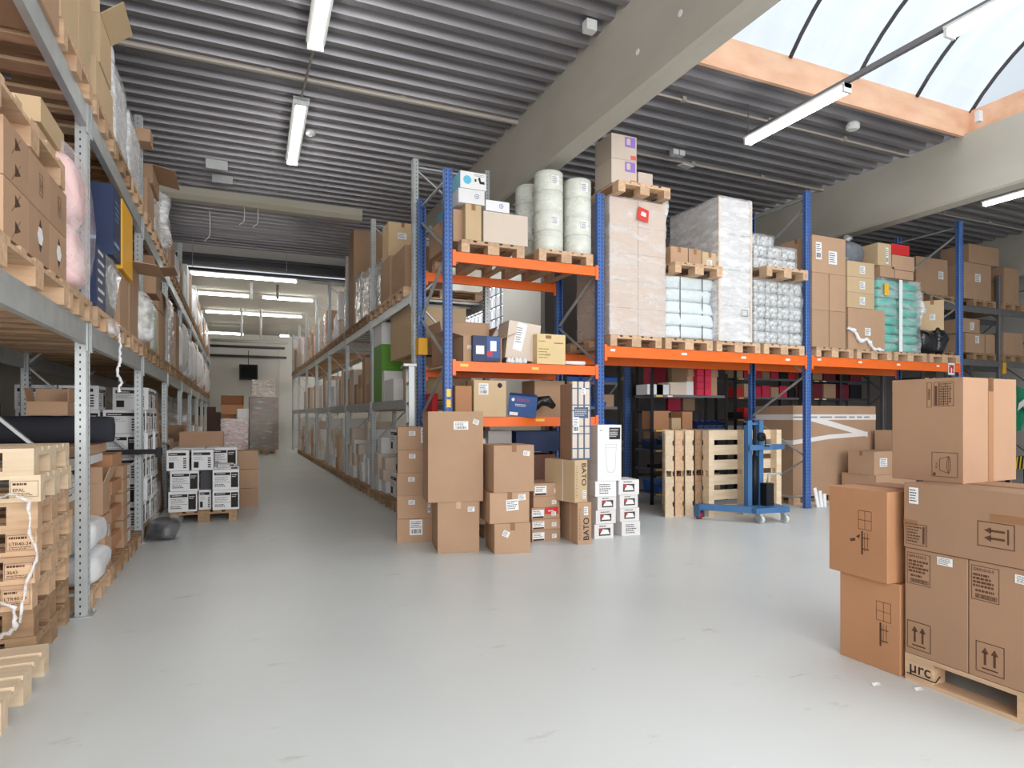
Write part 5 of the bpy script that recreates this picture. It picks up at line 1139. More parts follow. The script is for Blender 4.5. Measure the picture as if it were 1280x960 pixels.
# ---- narrow bay, lower level 1.39
z0 = 1.392
t = ocart('brown carton with label and dark round mark on the lower shelf', 592, 633, z0, .43, dep=.5, m=CARD2); wdt = onY(633,OF)-onY(592,OF)-.008; sticker(t, frame('F',wdt,.5,.426), .06,.26,.12,.13,4); p = Print(); p.poly([(wdt*.8+.03*math.cos(a),.37+.03*math.sin(a)) for a in [k*math.pi/8 for k in range(16)]]); p.put('round_mark', INK, t, frame('F',wdt,.5,.426)); 
ocart('plain brown carton beside the blue post on the lower shelf', 569, 590, z0, .36, dep=.5, m=CARD3)
x = onY(659,OF); t = carton('blue tool carton with red lettering, tilted forward on the lower shelf', (x,OF+.16,z0+.02), (.34,.3,.25), R(-20), MBLUE, tape=False, bev=.003); t.rotation_euler = (R(8),R(5),R(-24))
F_ = frame('F',.34,.3,.25); p = Print(); p.text('BOSCH', .1,.185,.045,0,0,0); p.poly([(.05+.02*math.cos(a),.2+.02*math.sin(a)) for a in [k*math.pi/6 for k in range(12)]],0,1); p.lines(.08,.12,.22,.155,2,3,.4,0,1); p.quad(.02,.01,.12,.05,0,1); p.put('lettering', [RED,PAPER], t, F_)
b = MB(); pts = [(onY(676,OF),OF+.25,z0+.09),(onY(684,OF),OF+.22,z0+.19),(onY(694,OF),OF+.22,z0+.2),(onY(703,OF),OF+.24,z0+.13)]; b.tube(pts,[.05,.07,.07,.04],10); o = link('folded_hose', b.mesh('sleeve', BAGB, True)); tag(o, 'folded black sleeve lying by the blue tool carton', 'sleeve')
ocart('brown carton behind the blue tool carton on the lower shelf', 668, 706, z0, .48, dep=.4, yf=OF+.55, m=CARD, tape=False)
ocart('red carton at the rear edge of the lower shelf by the ladder', 540, 548, z0, .3, dep=.3, yf=OF+.8, m=RED, tape=False)
# below the lower shelf: grey bins and boxes
ocart('blue plastic crate below the lower shelf of the narrow bay', 645, 700, .95, .26, dep=.5, yf=OF+.3, m=NAVY, tape=False)
for k in range(3): ocart('grey carton below the lower shelf, behind the roll, %s' % ['bottom','middle','top'][k], 610, 640, .146+k*.36, .355, dep=.4, yf=OF+.3, m=mat('grey_card', srgb(150,146,144), .7), tape=False)
for k in range(2): ocart('dark carton under the narrow bay behind the flat stack, %s' % ['lower','upper'][k], 650, 695, .0+k*.46, .45, dep=.5, yf=OF+.35, m=mat('dusky_card', srgb(120,84,70), .8), tape=False)
# ---- wide bay
z0 = 2.302; zt = z0+.146
xs_ = [onY(762,OF), onY(834,OF)+.01, onY(893,OF)+.03, onY(950,OF)+.03]
for k in range(4): OP('pallet on the wide orange bay, %s from the narrow bay' % ORD[k], [4.40,5.26,6.13,7.0][k], z0)
def span(px0, px1): a, c = onY(px0,OF), onY(px1,OF); return (a+c)/2, c-a
x, w_ = span(762,832); h_ = oh(250,796)-zt
SGN = mat('red_sticker', srgb(206,54,40), .5)
t = wrapped_load('tall wrapped stack of tan cartons, first load of the wide bay', (x,OF+.42,zt), (w_,.84,h_), 0, mat('taupe_cardboard', srgb(204,184,168), .8), (2,5), film_m=FILM, seed=11)
p = Print(); p.poly([(.42,h_-.26),(.6,h_-.29),(.61,h_-.13),(.45,h_-.09)],0,0); p.poly([(.48,h_-.2),(.56,h_-.22),(.565,h_-.17),(.5,h_-.15)],.001,1); p.put('red_sticker', [SGN,PAPER], t, frame('F',w_+.05,.9,h_))
bag('loose end of film at the top corner of the tan stack', (x+w_/2+.02,OF+.1,zt+h_-.45), (.1,.16,.5), FILMH, seed=9, amp=.03, name='plastic_film', cat='plastic film')
for k_ in (.35,.78):
    pass
zp = zt+h_+.02; pallet('pallet on top of the wrapped tan stack, under the cream print cartons', (x,OF+.45,zp), math.pi/2, WOOD)
zz = zp+.146
hb = .32
for r_ in range(2):
    for j in range(3):
        t = ocart('cream carton with purple print above the tan stack, %s row%s' % (['lower','upper'][r_], ['',', second from the front',', third from the front'][j]), 764, 796, zz+r_*hb, hb, dep=.4, yf=OF-.02+.42*j, m=CARD4, tape=False); wdt = onY(796,OF-.02)-onY(764,OF-.02)-.008
        if j == 0:
            p = Print(); p.quad(wdt*.53,.17,wdt*.95,.3,0,0); p.quad(wdt*.6,.2,wdt*.75,.28,.0006,1); p.quad(wdt*.76,.015,wdt*.98,.07,0,2); p.outline(wdt*.35,.05,wdt*.5,.14,.003,0,1); p.put('purple_print', [PURP,CARD4,mat('red_print', srgb(224,100,90), .6)], t, frame('F',wdt,.4,hb-.004))
t = carton('brown carton with red and navy roll labels behind the purple print cartons', (onY(740,OF+1.0)+.0,OF+1.35,zz+.0), (.3,.3,.5), 0, CARD, tape=False)
ocart('small cream carton beside the purple print cartons', 797.5, 816, zz, .21, dep=.4, m=CARD4, tape=False)
# bales
x, w_ = span(833,896); zz = zt
q = random.Random(3)
for k in range(5):
    t = T('plastic_bale', 'pale strapped bale in the wide bay, %s of five from the pallet' % ['first','second','third','fourth','fifth'][k], 'bale', (x,OF+.42,zz), 0)
    link('body', soft_mesh(w_+.02,.8,.19,BALE,.3,.006,k), t)
    for fx in (-.22,.22): b = MB(); b.box(w_*fx-.004,w_*fx+.004,-.408,-.4,.0,.168); link('strap', b.mesh('strap', INK), t)
    zz += .168
pallet('pallet lying on the pale bales in the wide bay', (x,OF+.45,zz+.01), math.pi/2, WOOD); zz += .157
for k,(a_,c_) in enumerate(((838,860),(860.5,877),(877.5,897))): ocart('small brown carton above the pale bales, %s of three' % ['first','second','third'][k], a_, c_, zz+(-.0), .24 if k < 2 else .22, dep=.45, m=CARD2 if k == 2 else CARD, turn=True, st=[('F',.3,.15,.09,.08,False)] if k == 2 else None)
# tall white load
x, w_ = span(894,936); h_ = oh(250,918)-zt; t = T('tall_white_cartons', 'very tall white film-wrapped carton stack in the wide bay', 'wrapped load', (x+.02,OF+.5,zt), 0)
GREYC = mat('pearl_card', srgb(206,204,204), .6)
for k in range(4): link('carton', carton_mesh(w_-.02,1.06,h_/4-.006,GREYC), t, (0,0,k*h_/4))
link('stretch_film', wrap_mesh(w_,1.08,h_+.01,FILMH,seed=3), t)
for s_ in (-1,1): b = MB(); b.prism([(s_*(w_/2),-.545),(s_*(w_/2)-s_*.035,-.545),(s_*(w_/2)-s_*.035,-.535),(s_*(w_/2),-.535)],0,h_); link('edge_protector', b.mesh('edge', CARD4), t)
p = Print(); p.outline(w_*.66,.36,w_*.86,.45,.006); p.put('mark', INK, t, frame('F',w_,1.1,h_))
# tissue packs
TIS = mat('tissue_pack', srgb(226,228,228), .35, nscale=22, namt=1.0, dark=srgb(110,116,116), detail=1, bump=.5, bscale=20)
def packs(label, x, y, z, w, d, h, nx, nz, grp=None):
    t = T('tissue_packs', label, 'wrapped load', (x,y,z), 0, grp)
    for i in range(nx):
        for k in range(nz):
            for j in range(2): link('pack', cached(('pack',round(w/nx,3),round(h/nz,3)), lambda: soft_mesh(w/nx,d/2,h/nz,TIS,.35,.004,2,16,10)), t, (-w/2+w/nx*(i+.5),-d/4+d/2*j,h/nz*k))
    link('film', wrap_mesh(w+.01,d+.01,h+.01,FILM,seed=5), t); return t
x, w_ = span(944,1004); h1 = oh(351,972)-zt; packs('block of patterned tissue packs on the last pallet of the wide bay', x, OF+.42, zt, w_, .82, h1, 4, 5)
pallet('pallet between the two tiers of tissue packs', (x,OF+.45,zt+h1+.015), math.pi/2, WOOD); zz = zt+h1+.162
x2, w2 = span(944,998); packs('upper block of tissue packs above the pallet, wide bay', x2, OF+.42, zz, w2, .8, .34, 3, 2)
x3, w3_ = span(944,975); packs('single row of tissue packs topping the tissue blocks', x3, OF+.42, zz+.352, w3_, .6, .17, 2, 1)
# ---- far bay
for k in range(4): OP('pallet on the far orange bay, %s from the middle post' % ORD[k], [8.05,8.93,9.8,10.68][k], z0)
x0_, x1_ = onY(1016,OF), onY(1057,OF); mid = onY(1035,OF)
zz = zt; hh_ = (oh(296,1036)-zt)/3
for r_ in range(3):
    if r_ < 2:
        ocart('brown carton, %s row next to the middle post, near half' % ['bottom','second'][r_], 1015, 1036, zz, hh_, dep=.5, m=CARD, tape=False); ocart('brown carton, %s row next to the middle post, far half' % ['bottom','second'][r_], 1036.5, 1057, zz, hh_, dep=.5, m=CARD, tape=False)
    else:
        t = ocart('wide top carton with white label sheets next to the middle post', 1015, 1057, zz, hh_, dep=.6, m=CARD); wdt = x1_-x0_
        sticker(t, frame('F',wdt,.6,hh_), .07,.2,.12,.26,5); sticker(t, frame('F',wdt,.6,hh_), .34,.15,.18,.2,6, code=False)
    zz += hh_
carton('brown carton rising behind the middle post of the orange rack', (onY(1000,7.9)+.1,7.75,zt+.9), (.7,.4,.62), 0, CARD, tape=False)
ocart('large lower carton with one white label, far bay', 1060, 1106, zt, oh(386,1082)-zt, dep=.55, m=CARD, tape=False, st=[('F',.45,.35,.13,.12,False)])
zz = oh(386,1082)
for k in range(3):
    hk = (oh(328,1080)-zz)/3; ocart('ochre carton with white label, %s of three in the far bay' % ['lowest','middle','topmost'][k], 1059, 1093, zz+hk*k+.001, hk, dep=.5, m=CARD2, tape=False, st=[('F',.45,.25,.12,.12,False)])
bag('clear bag with dark contents and ears of film on the ochre cartons', (onY(1076,OF),OF+.25,oh(328,1080)+.003), (.46,.35,.36), mat('smoky_bag', srgb(120,124,132), .25, nscale=5, namt=.7, bump=1, bscale=14), seed=8, amp=.04, knot=True, mats_knot=FILMH)
strand('white crumpled film trailing down the large lower carton in the far bay', [(onY(1060,OF-.03),OF-.03,zt+.32),(onY(1068,OF-.03),OF-.03,zt+.28),(onY(1075,OF-.03),OF-.03,zt+.12),(onY(1084,OF-.03),OF-.03,zt+.16),(onY(1092,OF-.03),OF-.03,zt+.02),(onY(1104,OF-.03),OF-.03,zt+.0)], .03, WPLAS, seed=3)
x, w_ = span(1099,1152); h_ = oh(350,1125)-zt
t = T('teal_packs', 'teal packs under clear film with a yellow sticker, far bay', 'wrapped load', (x,OF+.42,zt), 0)
for k in range(8):
    for i in range(2): link('pack', cached('tealpack', lambda: soft_mesh(w_/2-.02,.78,h_/8,TEAL,.3,.004,2,16,10)), t, (-w_/4+i*w_/2,0,h_/8*k))
link('film', wrap_mesh(w_+.02,.82,h_+.01,FILM,seed=7), t); p = Print(); p.quad(.12,h_-.28,.22,h_-.09); p.put('yellow_sticker', YELL, t, frame('F',w_+.05,.88,h_))
p = Print(); p.quad(w_*.46,.0,w_*.54,h_); p.put('white_strip', PAPER, t, frame('F',w_+.03,.86,h_))
bag('film flapping off the side of the teal packs', (x+w_/2+.05,OF+.1,zt+.45), (.1,.2,.55), FILMH, seed=19, amp=.04, name='plastic_film', cat='plastic film')
zz = zt+h_+.02
ocart('flat brown carton on the teal packs, lower near', 1100, 1118, zz, .18, dep=.4, m=CARD, tape=False); ocart('flat brown carton on the teal packs, lower far', 1118.5, 1142, zz, .14, dep=.4, m=CARD, tape=False)
ocart('small upright carton on top of the teal packs', 1097, 1114, zz+.18, .36, dep=.3, m=CARD2, tape=False, st=[('F',.6,.1,.06,.26)])
ocart('brown carton beneath the red box above the teal packs', 1115, 1143, zz+.145, .24, dep=.4, m=CARD, tape=False)
ocart('bright red box on the very top above the teal packs', 1114, 1137, zz+.39, .17, dep=.3, m=RED, tape=False); ocart('second red box behind the small upright carton', 1096, 1113, zz+.3, .34, dep=.3, yf=OF+.35, m=RED, tape=False)
x, w_ = span(1154,1192)
bag('black film bag under the single carton at the end of the far bay', (x-.05,OF+.35,zt), (.46,.55,.42), BAGB, seed=4, amp=.03)
bag('black film bag beside the last blue post of the orange rack', (x+.3,OF+.35,zt), (.3,.5,.58), BAGB, seed=5, amp=.03)
t = carton('tan carton turned at an angle on the black bags', (onY(1171,OF+.2),OF+.3,zt+.43), (.34,.34,.52), R(38), CARD2, st=[('F',.45,.4,.1,.1,False),('L',.4,.35,.08,.1,False)])
# ---- far dark rack goods
def dcart(label, px0, px1, z, h, st=None, m=CARD, dep=.6): 
    x0, x1 = onY(px0,8.55), onY(px1,8.55); return carton(label, ((x0+x1)/2,8.57+dep/2,z), (x1-x0-.01,dep,h), 0, m, tape=False, st=st)
for k,x_ in enumerate((12.4,13.4,14.85,15.9)):
    for j in range(2): pallet('pallet on the dark end-wall rack, %s level, %s' % (['lower','upper'][j], ORD[k]), (x_+.2,9.15,DZ[j]), math.pi/2, WOODO)
zz = DZ[1]+.147
dcart('brown carton on the upper level of the dark rack, nearest its first post', 1146, 1186, zz, .75, [('F',.7,.45,.16,.16,False)]); dcart('large brown carton with white label, upper level of the dark rack', 1206, 1240, zz, .78, [('F',.4,.5,.2,.17,False)]); dcart('flat brown carton on the large labelled one, dark rack', 1212, 1250, zz+.79, .4)
dcart('brown carton past the grey post, upper level of the dark rack', 1256, 1275, zz, .8)
zz = DZ[0]+.147
dcart('brown carton with label, lower level of the dark rack, bottom', 1208, 1232, zz, .42, [('F',.5,.5,.14,.16,False)]); dcart('brown carton on the labelled one, lower level of the dark rack', 1205, 1226, zz+.43, .3, [('F',.4,.2,.14,.16,False)]); dcart('brown carton beside the grey post, lower level of the dark rack', 1233, 1245, zz, .42)
dcart('brown carton past the grey post, lower level of the dark rack', 1256, 1280, zz, .5)
# ================================================================== UNDER THE WIDE BAYS
# shelving units
def shelving(label, x0, x1, y0, y1, zs, h, pm, sm, midposts=(), tall_left=None):
    t = T('steel_shelving', label, 'shelving', (x0,y0,0), 0)
    for x in (0,x1-x0,*midposts):
        for y in (0,y1-y0):
            b = MB(); b.prism([(x-.03,y-.02),(x+.03,y-.02),(x+.03,y+.02),(x+.02,y+.02),(x+.02,y-.01),(x-.03,y-.01)],0,h); link('upright', b.mesh('upright', pm), t)
    for z in zs:
        b = MB(); b.box(.02,x1-x0-.02,-.01,y1-y0+.01,z-.01,z); b.box(.02,x1-x0-.02,-.015,-.01,z-.04,z); b.box(.02,x1-x0-.02,y1-y0+.01,y1-y0+.015,z-.04,z); s_ = link('shelf', b.mesh('shelf', sm), t)
        p = Print(); p.quad(.08,0,.2,.022,0,0); p.quad(.3,0,.4,.022,0,1); p.put('shelf_label', [YST,PAPER], s_, Matrix.Translation((0,-.017,z-.035)) @ Matrix.Rotation(math.pi/2,4,'X'))
    return t
ZS = [.18,.57,.87,1.19]
shelving('dark steel shelving with blue bins under the wide orange bay', 6.0, 7.5, 8.25, 8.75, ZS+[1.74], 2.1, BLACK, SHST)
def bin_box(label, x, y, z, w=.3, d=.4, h=.16, m=None, group=None):
    def f():
        b = MB(); e = .006; o_ = [(-w/2,-d/2),(w/2,-d/2),(w/2,d/2),(-w/2,d/2)]; s_ = .92; hh = [h*.45,h*.45,h,h]
        vs = [(a*s_,c*s_,0) for a,c in o_]+[(a,c,hh[i]) for i,(a,c) in enumerate(o_)]+[(a*.95,c*.95,hh[i]) for i,(a,c) in enumerate(o_)]+[(a*.88,c*.88,e) for a,c in o_]
        fs = [(3,2,1,0),(12,13,14,15)]
        for i in range(4): j = (i+1)%4; fs += [(i,j,4+j,4+i),(4+i,4+j,8+j,8+i),(8+i,8+j,12+j,12+i)]
        b.add(vs, fs); return b.mesh('bin', m or BIN)
    o = link('storage_bin', cached(('bin',w,d,h,(m or BIN).name), f), None, (x,y,z)); return tag(o, label, 'bin', group)
q = random.Random(11)
def small(label, x, y, z, w, d, h, m, rz=0): return carton(label, (x,y,z), (w,d,h), rz, m, tape=False, name='goods_box')
# shelf contents of the bin unit
bin_box('large open blue bin on the lowest shelf, wide bay shelving', 6.35, 8.42, .18, .5, .42, .2); bin_box('blue bin at the back of the lowest shelf, wide bay shelving', 6.95, 8.45, .18, .4, .4, .18)
small('brown carton on the lowest bin-unit shelf, rear', 7.3, 8.5, .18, .3,.35,.26, CARD)
for k in range(4): small('small dark tool piece on the second shelf of the bin unit, number %s along' % ['one','two','three','four'][k], 6.2+.26*k, 8.4, .57, .2,.2,.05+.04*(k%2), [BLACK,NAVY,DKST,CRIM][k], .3*k)
bin_box('light blue bin with a white label on the third shelf', 6.55, 8.42, .87, .3, .34, .2, BLUEL); bin_box('dark blue bin on the third shelf beside the black post', 6.2, 8.42, .87, .3,.34,.16, NAVY); bin_box('navy bin at the end of the third shelf', 6.95, 8.42, .87, .34,.34,.18, NAVY)
for k,(x_,w_,h_,m_) in enumerate(((6.2,.3,.15,CARD3),(6.2,.3,.14,CARD3),(6.5,.18,.18,CARD2),(6.72,.2,.28,CARD3))): small('orange brown carton on the fourth bin-unit shelf, %s' % ['bottom of pair','top of pair','small with white label','taller at the end'][k], x_, 8.42, 1.19+(.15 if k == 1 else 0), w_,.3,h_,m_)
for k in range(5): bin_box('small navy bin on the fourth shelf behind the upright pallets', 6.98+.13*k, 8.4, 1.19, .12,.3,.14, NAVY, 'navy bins on the fourth shelf')
for k,(px,w_,h_,m_,nm) in enumerate(((812,.3,.16,WHITE,'white box'),(822,.26,.16,WHITE,'white box beside the black post'),(840,.34,.2,CARD4,'cream box'),(855,.14,.22,WHITE,'narrow white box'))): small('%s on the top shelf of the bin unit, %s along' % (nm, ORD[k]), onY(px,8.4), 8.4, 1.74, w_,.3,h_,m_)
open_carton('open brown carton full of crimson packs on the top bin-unit shelf', (7.05,8.5,1.74), (.62,.4,.5), 0, CARD, flaps=(170,0,10,0))
for k in range(4): 
    for j in range(2): small('crimson pack standing before the open carton, %s row, %s' % (['bottom','second','third','top'][k], ['near','far'][j]), 6.92+.16*j, 8.24, 1.742+k*.105, .13,.1,.1, CRIM)
# unit further left: dark shelves with dark blue goods
shelving('dark shelving with navy bins between the narrow bay and the blue post', 4.75, 5.75, 8.8, 9.3, [.3,.75,1.2,1.55,1.95], 2.3, BLACK, SHST)
for r_,z in enumerate((.3,.75,1.2,1.55,1.95)):
    for k in range(4): (bin_box if (r_+k)%3 else (lambda l,x,y,z: small(l,x,y,z,.2,.3,.2,[CARD,DKST,CRIM][k%3])))('goods on the navy-bin shelving, %s shelf, %s place' % (ORD[r_], ORD[k]), 4.92+.22*k, 8.98, z)
# blue posts of the rack behind
t = T('blue_rack_posts', 'blue rack frame standing behind the tall white box', 'rack frame', (6.05,9.0,0), 0)
for y in (0,1.0): p_ = link('upright', post_mesh(2.35,BLUEP), t, (0,y,0)); link('foot_plate', foot_mesh(GALV), p_)
for k in range(3): b = MB(); b.bar((0,.04 if k%2 else .96,.3+k*.6),(0,.96 if k%2 else .04,.9+k*.6),.03,.02); link('brace', b.mesh('brace', GALV), t)
# red goods shelving behind the stacker
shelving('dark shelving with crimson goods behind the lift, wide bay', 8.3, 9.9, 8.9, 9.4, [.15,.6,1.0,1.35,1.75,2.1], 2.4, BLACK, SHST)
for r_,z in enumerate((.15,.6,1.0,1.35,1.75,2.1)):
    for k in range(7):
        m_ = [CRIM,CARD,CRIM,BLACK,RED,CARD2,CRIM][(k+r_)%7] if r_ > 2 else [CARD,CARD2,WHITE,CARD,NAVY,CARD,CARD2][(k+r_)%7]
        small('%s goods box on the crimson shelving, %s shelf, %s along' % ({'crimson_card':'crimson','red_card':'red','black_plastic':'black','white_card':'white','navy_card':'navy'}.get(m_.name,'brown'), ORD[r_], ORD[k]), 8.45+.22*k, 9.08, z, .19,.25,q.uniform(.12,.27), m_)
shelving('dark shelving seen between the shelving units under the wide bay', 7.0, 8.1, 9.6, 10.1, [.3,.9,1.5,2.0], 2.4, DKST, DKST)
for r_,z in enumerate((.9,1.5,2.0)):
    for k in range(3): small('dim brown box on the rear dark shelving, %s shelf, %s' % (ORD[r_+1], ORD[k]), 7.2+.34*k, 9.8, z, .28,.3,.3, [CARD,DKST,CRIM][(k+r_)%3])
# far-bay dark cabinets with dark red goods
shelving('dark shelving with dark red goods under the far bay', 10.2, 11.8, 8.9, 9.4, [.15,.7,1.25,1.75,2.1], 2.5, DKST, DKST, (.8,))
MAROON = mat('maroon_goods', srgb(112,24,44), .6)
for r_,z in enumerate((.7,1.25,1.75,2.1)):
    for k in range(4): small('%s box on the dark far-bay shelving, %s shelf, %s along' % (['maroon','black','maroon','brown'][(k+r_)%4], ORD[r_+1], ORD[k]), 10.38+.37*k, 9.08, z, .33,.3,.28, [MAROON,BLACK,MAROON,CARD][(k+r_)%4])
shelving('dark shelving with machine parts next to the last blue post', 12.1, 13.6, 8.0, 8.5, [.2,.8,1.35,1.8,2.15], 2.4, DKST, DKST)
for r_,z in enumerate((.8,1.35,1.8)):
    for k in range(4): small('%s part on the shelving by the last blue post, %s shelf, %s along' % (['black','brown','grey','navy'][(k+r_)%4], ORD[r_+1], ORD[k]), 12.28+.33*k, 8.2, z, .28,.3,.24, [BLACK,CARD,DKST,NAVY][(k+r_)%4])
# ---- upright pallets
def upright_pallet(label, x, y, rz, lean=0.0, m=WOODL, h=1.2, w=.8):
    """standing on its short end: local x across, deck boards horizontal on the -y face"""
    t = T('wooden_pallet', label, 'pallet', (x,y,0), rz); t.rotation_euler = (R(lean),0,rz)
    b = MB(); hs_ = .14; n = 6; g_ = (h-n*hs_)/(n-1)
    for k in range(n): b.box(-w/2,w/2,-.072,-.052,k*(hs_+g_),k*(hs_+g_)+hs_)
    link('deck', b.mesh('deck', m), t)
    for s_,ww in ((-1,.09),(0,.1),(1,.09)):
        q_ = MB(); xc = s_*(w/2-ww/2); q_.box(xc-ww/2,xc+ww/2,-.052,-.035,0,h)
        for z0_,z1_ in ((0,h*.5-.04),(h*.5+.04,h)): q_.box(xc-ww/2,xc+ww/2,-.035,.045,z0_,z1_)
        q_.box(xc-ww/2,xc+ww/2,.045,.065,0,h); link('runner', q_.mesh('runner', m), t)
    return t
for k in range(4):
  t_ = upright_pallet('pallet standing on edge in the row of four, %s' % ['outermost','second','third','darkest, next to the facing one'][k], onY(837+12.5*k,7.1)+.24, 7.1+.36, R(56), 0, [WOODL,WOOD,WOODL,WOODO][k]); t_.scale = (1,.84,1)
upright_pallet('pale slatted pallet standing upright facing the floor, behind the blue lift', 6.66, 6.98, math.pi+R(-2), 0, WOODL, w=1.3)
# ---- blue stacker lift
t = T('lift_stacker', 'blue hand lift stacker on casters before the upright pallets', 'lift', (0,0,0), 0)
def lp(name, fn, m, smooth=False, parent=None): b = MB(); fn(b); return link(name, b.mesh(name, m, smooth), parent or t)
X1, Y1 = G(953,655); X2, Y2 = G(985,654)
MX1, MX2, MY = 6.30, 6.50, 6.5
for x_ in (MX1,MX2): lp('mast_rail', lambda b: b.prism([(x_-.036,MY-.03),(x_+.036,MY-.03),(x_+.036,MY+.05),(x_+.025,MY+.05),(x_+.025,MY-.015),(x_-.025,MY-.015),(x_-.025,MY+.05),(x_-.036,MY+.05)],.13,1.34), BLUEL)
lp('mast_head', lambda b: b.box(MX1-.036,MX2+.036,MY+.0,MY+.05,1.28,1.31), BLUEL)
def leg(b, a, c, w0, z0, z1, w1=None):
    a, c = Vector(a), Vector(c); d = (c-a).normalized(); n = Vector((-d.y,d.x)); w1 = w1 or w0
    pts = [a+n*w0/2, a-n*w0/2, c-n*w1/2, c+n*w1/2]
    ar = sum(pts[i].x*pts[(i+1)%4].y-pts[(i+1)%4].x*pts[i].y for i in range(4))
    if ar < 0: pts.reverse()
    b.prism([(p_.x,p_.y) for p_ in pts], z0, z1)
lp('leg', lambda b: leg(b,(X1-.02,Y1+.1),(5.78,6.84),.11,.13,.21,.08), BLUEL); lp('leg', lambda b: leg(b,(X2+.05,Y1+.15),(6.82,6.84),.11,.13,.21,.08), BLUEL)
lp('chassis', lambda b: b.prism([(X1-.08,Y1+.02),(X2+.1,Y1-.02),(X2+.12,Y1+.22),(MX2+.12,MY+.1),(MX1-.12,MY+.1),(X1-.1,Y1+.2)],.13,.2), BLUEL)
for k,(x_,y_) in enumerate(((X1+.02,Y1+.06),(X2-.0,Y2+.06))):
    c_ = lp('caster', lambda b: (b.box(x_-.035,x_+.035,y_-.035,y_+.035,.1,.132), b.box(x_-.034,x_-.028,y_-.05,y_+.03,.03,.1), b.box(x_+.028,x_+.034,y_-.05,y_+.03,.03,.1)), GALV)
    lp('wheel', lambda b: b.lathe([(.045,-.02),(.05,-.015),(.05,.015),(.045,.02)],20,0,Matrix.Translation((x_,y_-.02,.05)) @ Matrix.Rotation(math.pi/2,4,'Y')), HOUS, False, c_)
for x_,y_ in ((5.77,6.86),(6.83,6.86)): lp('load_wheel', lambda b: b.lathe([(.045,-.03),(.05,-.025),(.05,.025),(.045,.03)],20,0,Matrix.Translation((x_,y_,.05)) @ Matrix.Rotation(math.pi/2,4,'Y')), mat('red_wheel', srgb(150,40,60), .5)); 
for x_,y_ in ((5.77,6.82),(6.83,6.82)): lp('wheel_fork', lambda b: (b.box(x_-.045,x_-.036,y_-.02,y_+.08,.03,.21), b.box(x_+.036,x_+.045,y_-.02,y_+.08,.03,.21)), BLUEL)
zc1 = hz(562,MX2,MY)
lp('carriage', lambda b: (b.prism([(MX1-.1,MY-.13),(MX2+.1,MY-.13),(MX2+.45,MY+.0),(MX2+.45,MY+.03),(MX2+.1,MY-.05),(MX1-.1,MY-.05)],zc1,zc1+.07)), BLUEL)
lp('hydraulic_cylinder', lambda b: b.lathe([(.05,.2),(.05,.85),(.02,.86),(.02,1.28)],18,0,Matrix.Translation(((MX1+MX2)/2+.02,MY+.02,0))), BLACK, True)
lp('pump_block', lambda b: b.box(MX2-.03,MX2+.1,MY-.15,MY-.04,.2,.5), BLACK)
lp('tiller', lambda b: b.tube([(MX2+.03,MY-.1,.5),(MX2+.03,MY-.12,.62),(MX2+.22,MY-.14,.63),(MX2+.24,MY-.14,.6)],.012,8), GALV, True)
lp('winch', lambda b: b.lathe([(.05,-.03),(.06,-.02),(.06,.02),(.05,.03)],16,0,Matrix.Translation(((MX1+MX2)/2+.06,MY-.07,1.12)) @ Matrix.Rotation(math.pi/2,4,'X')), BLACK)
lp('winch_crank', lambda b: b.tube([((MX1+MX2)/2+.06,MY-.1,1.12),((MX1+MX2)/2+.06,MY-.14,1.12),((MX1+MX2)/2+.06,MY-.14,1.0),((MX1+MX2)/2+.06,MY-.2,1.0)],.01,8), BLACK, True)
# ---- big taped carton under the far bay
x0_, _ = onY(1001,7.15), 0; x1_ = onY(1118,7.05); 
pallet('pallet under the big white-taped carton at the middle post', (9.0,7.75,0), 0, WOOD, L=1.9)
t = carton('huge brown carton bound with printed white tape under the far bay', (9.0,7.76,.146), (1.9,.8,1.42), 0, CARD, tape=False, bev=.006)
F_ = frame('F',1.9,.8,1.42); p = Print(); p.quad(0,1.19,1.9,1.28,0,0); p.poly([(.3,1.19),(1.7,.9),(1.7,.98),(.75,1.19)],.0006,0); p.poly([(0,.80),(.8,.88),(1.7,.92),(1.7,.99),(.8,.95),(0,.87)],.0004,0); p.lines(0,1.21,1.9,1.26,1,3,.5,.001,1); p.put('white_tape', [TAPEW,mat('grey_ink', srgb(150,150,150), .6)], t, F_)
p = Print(); p.quad(0,1.19,.8,1.28); p.quad(0,.8,.8,.87); p.put('white_tape', TAPEW, t, frame('L',1.9,.8,1.42))
pallet('pallet under the small carton in front of the huge taped one', (9.45,6.72,0), math.pi/2, WOOD)
x_, y_ = onY(1098,6.55), 6.75
carton('brown carton under the small labelled carton beside the near stack', (9.35,6.95,.146), (.7,.6,.34), 0, CARD, tape=False)
t = carton('small brown carton with white label before the huge taped carton', (9.3,6.9,.488), (.62,.45,.36), 0, CARD, st=[('F',.2,.35,.17,.13,False)])
carton('upright brown carton edge seen beside the huge taped one', (9.93,7.0,.146), (.3,.5,1.02), 0, CARD, tape=False)
for k in range(3): b = MB(); b.box(-.03,.03,-.01,.01,0,.3-.05*k); o = link('white_stick', b.mesh('stick', PAPER), None, (8.18+.07*k,7.0,0), (R(-8),R(6*k-6),0)); tag(o, 'short white slat leaning at the foot of the middle blue post', 'slat', 'white slats at the middle post')
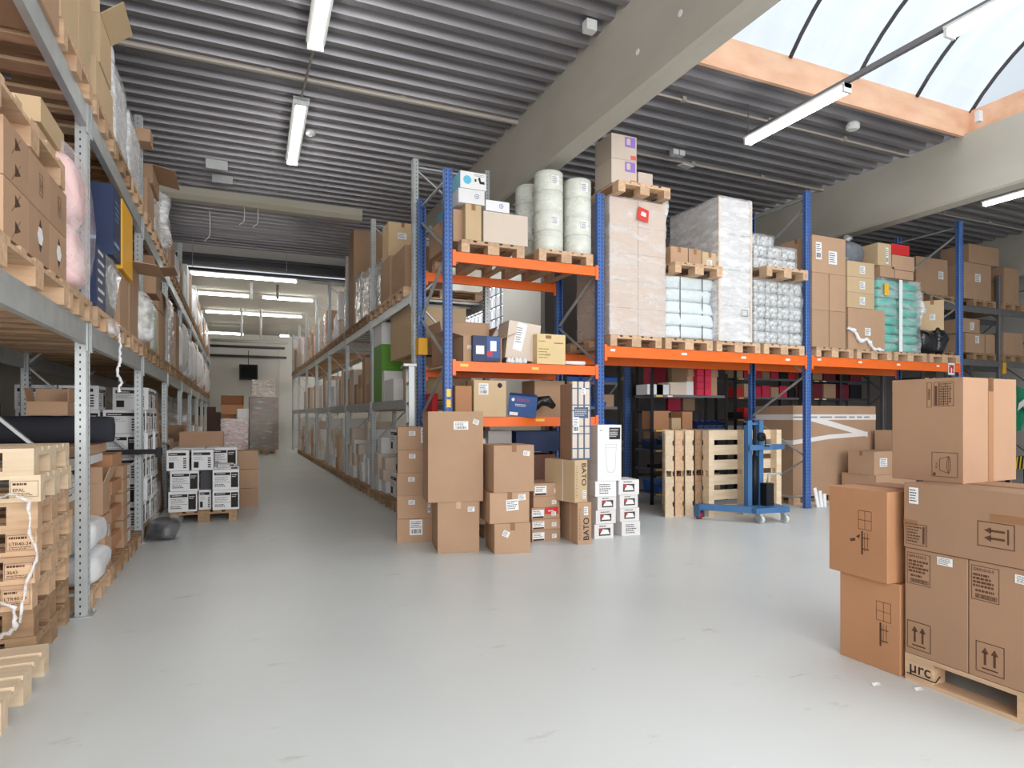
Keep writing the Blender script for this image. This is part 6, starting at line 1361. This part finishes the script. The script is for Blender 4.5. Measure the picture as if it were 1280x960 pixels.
# green banner and poles at the right edge
gx = onY(1272,7.6); t = T('green_banner', 'green and white banner hanging beyond the near top carton', 'banner', (gx,7.6,.9), 0)
b = MB(); n = 8; vs = []; 
for i in range(n+1):
    for k in range(n+1): u, v = i/n, k/n; vs.append((-.3+.7*u*(0.5+.5*v)+.1*(1-v), .04*math.sin(9*u+3*v), .2+1.0*v*(1-.2*u)))
b.add(vs, [(i*(n+1)+k,(i+1)*(n+1)+k,(i+1)*(n+1)+k+1,i*(n+1)+k+1) for i in range(n) for k in range(n)]); me_ = b.mesh('cloth', GRN2, True); link('cloth', me_, t); b = MB(); b.tube([(-.25,.06,-.9),(-.2,.06,1.25)],.015,8); link('pole', b.mesh('pole', GALV, True), t)
p = Print(); p.poly([(-.1,.6),(.1,.7),(.22,.5),(.3,.66),(.12,.84),(-.05,.76)]); p.put('white_shape', PAPER, t, Matrix.Translation((0,-.05,0)) @ Matrix.Rotation(math.pi/2,4,'X'))
for k in range(3): b = MB(); b.tube([(0,0,0),(.05,0,1.75)],.025,8); o = link('wooden_pole', b.mesh('pole', FASC, True), None, (gx-.22+.13*k,7.75,0)); tag(o, 'wooden pole standing behind the green banner, %s' % ['nearest the near carton','middle','outermost'][k], 'pole')
HZM = mat('hazard_yellow', srgb(236,196,40), .5); t = T('hazard_barrier', 'low yellow and black striped barrier beyond the near cartons', 'barrier', (onY(1271,7.5),7.5,.35), 0)
b = MB(); b.box(-.35,.35,-.03,.03,0,.25); b.box(-.33,-.28,-.03,.03,-.35,0); b.box(.28,.33,-.03,.03,-.35,0); link('board', b.mesh('board', BLACK), t); p = Print()
for k in range(6): p.poly([(.02+k*.12,0),(.07+k*.12,0),(.12+k*.12,.25),(.07+k*.12,.25)])
p.put('stripes', HZM, t, Matrix.Translation((-.37,-.032,0)) @ Matrix.Rotation(math.pi/2,4,'X'))
for l_, os_ in LABELS.items():
    if len(os_) > 1 and any(not o.get('group') for o in os_): print('DUP LABEL', len(os_), l_)
if 0: pass
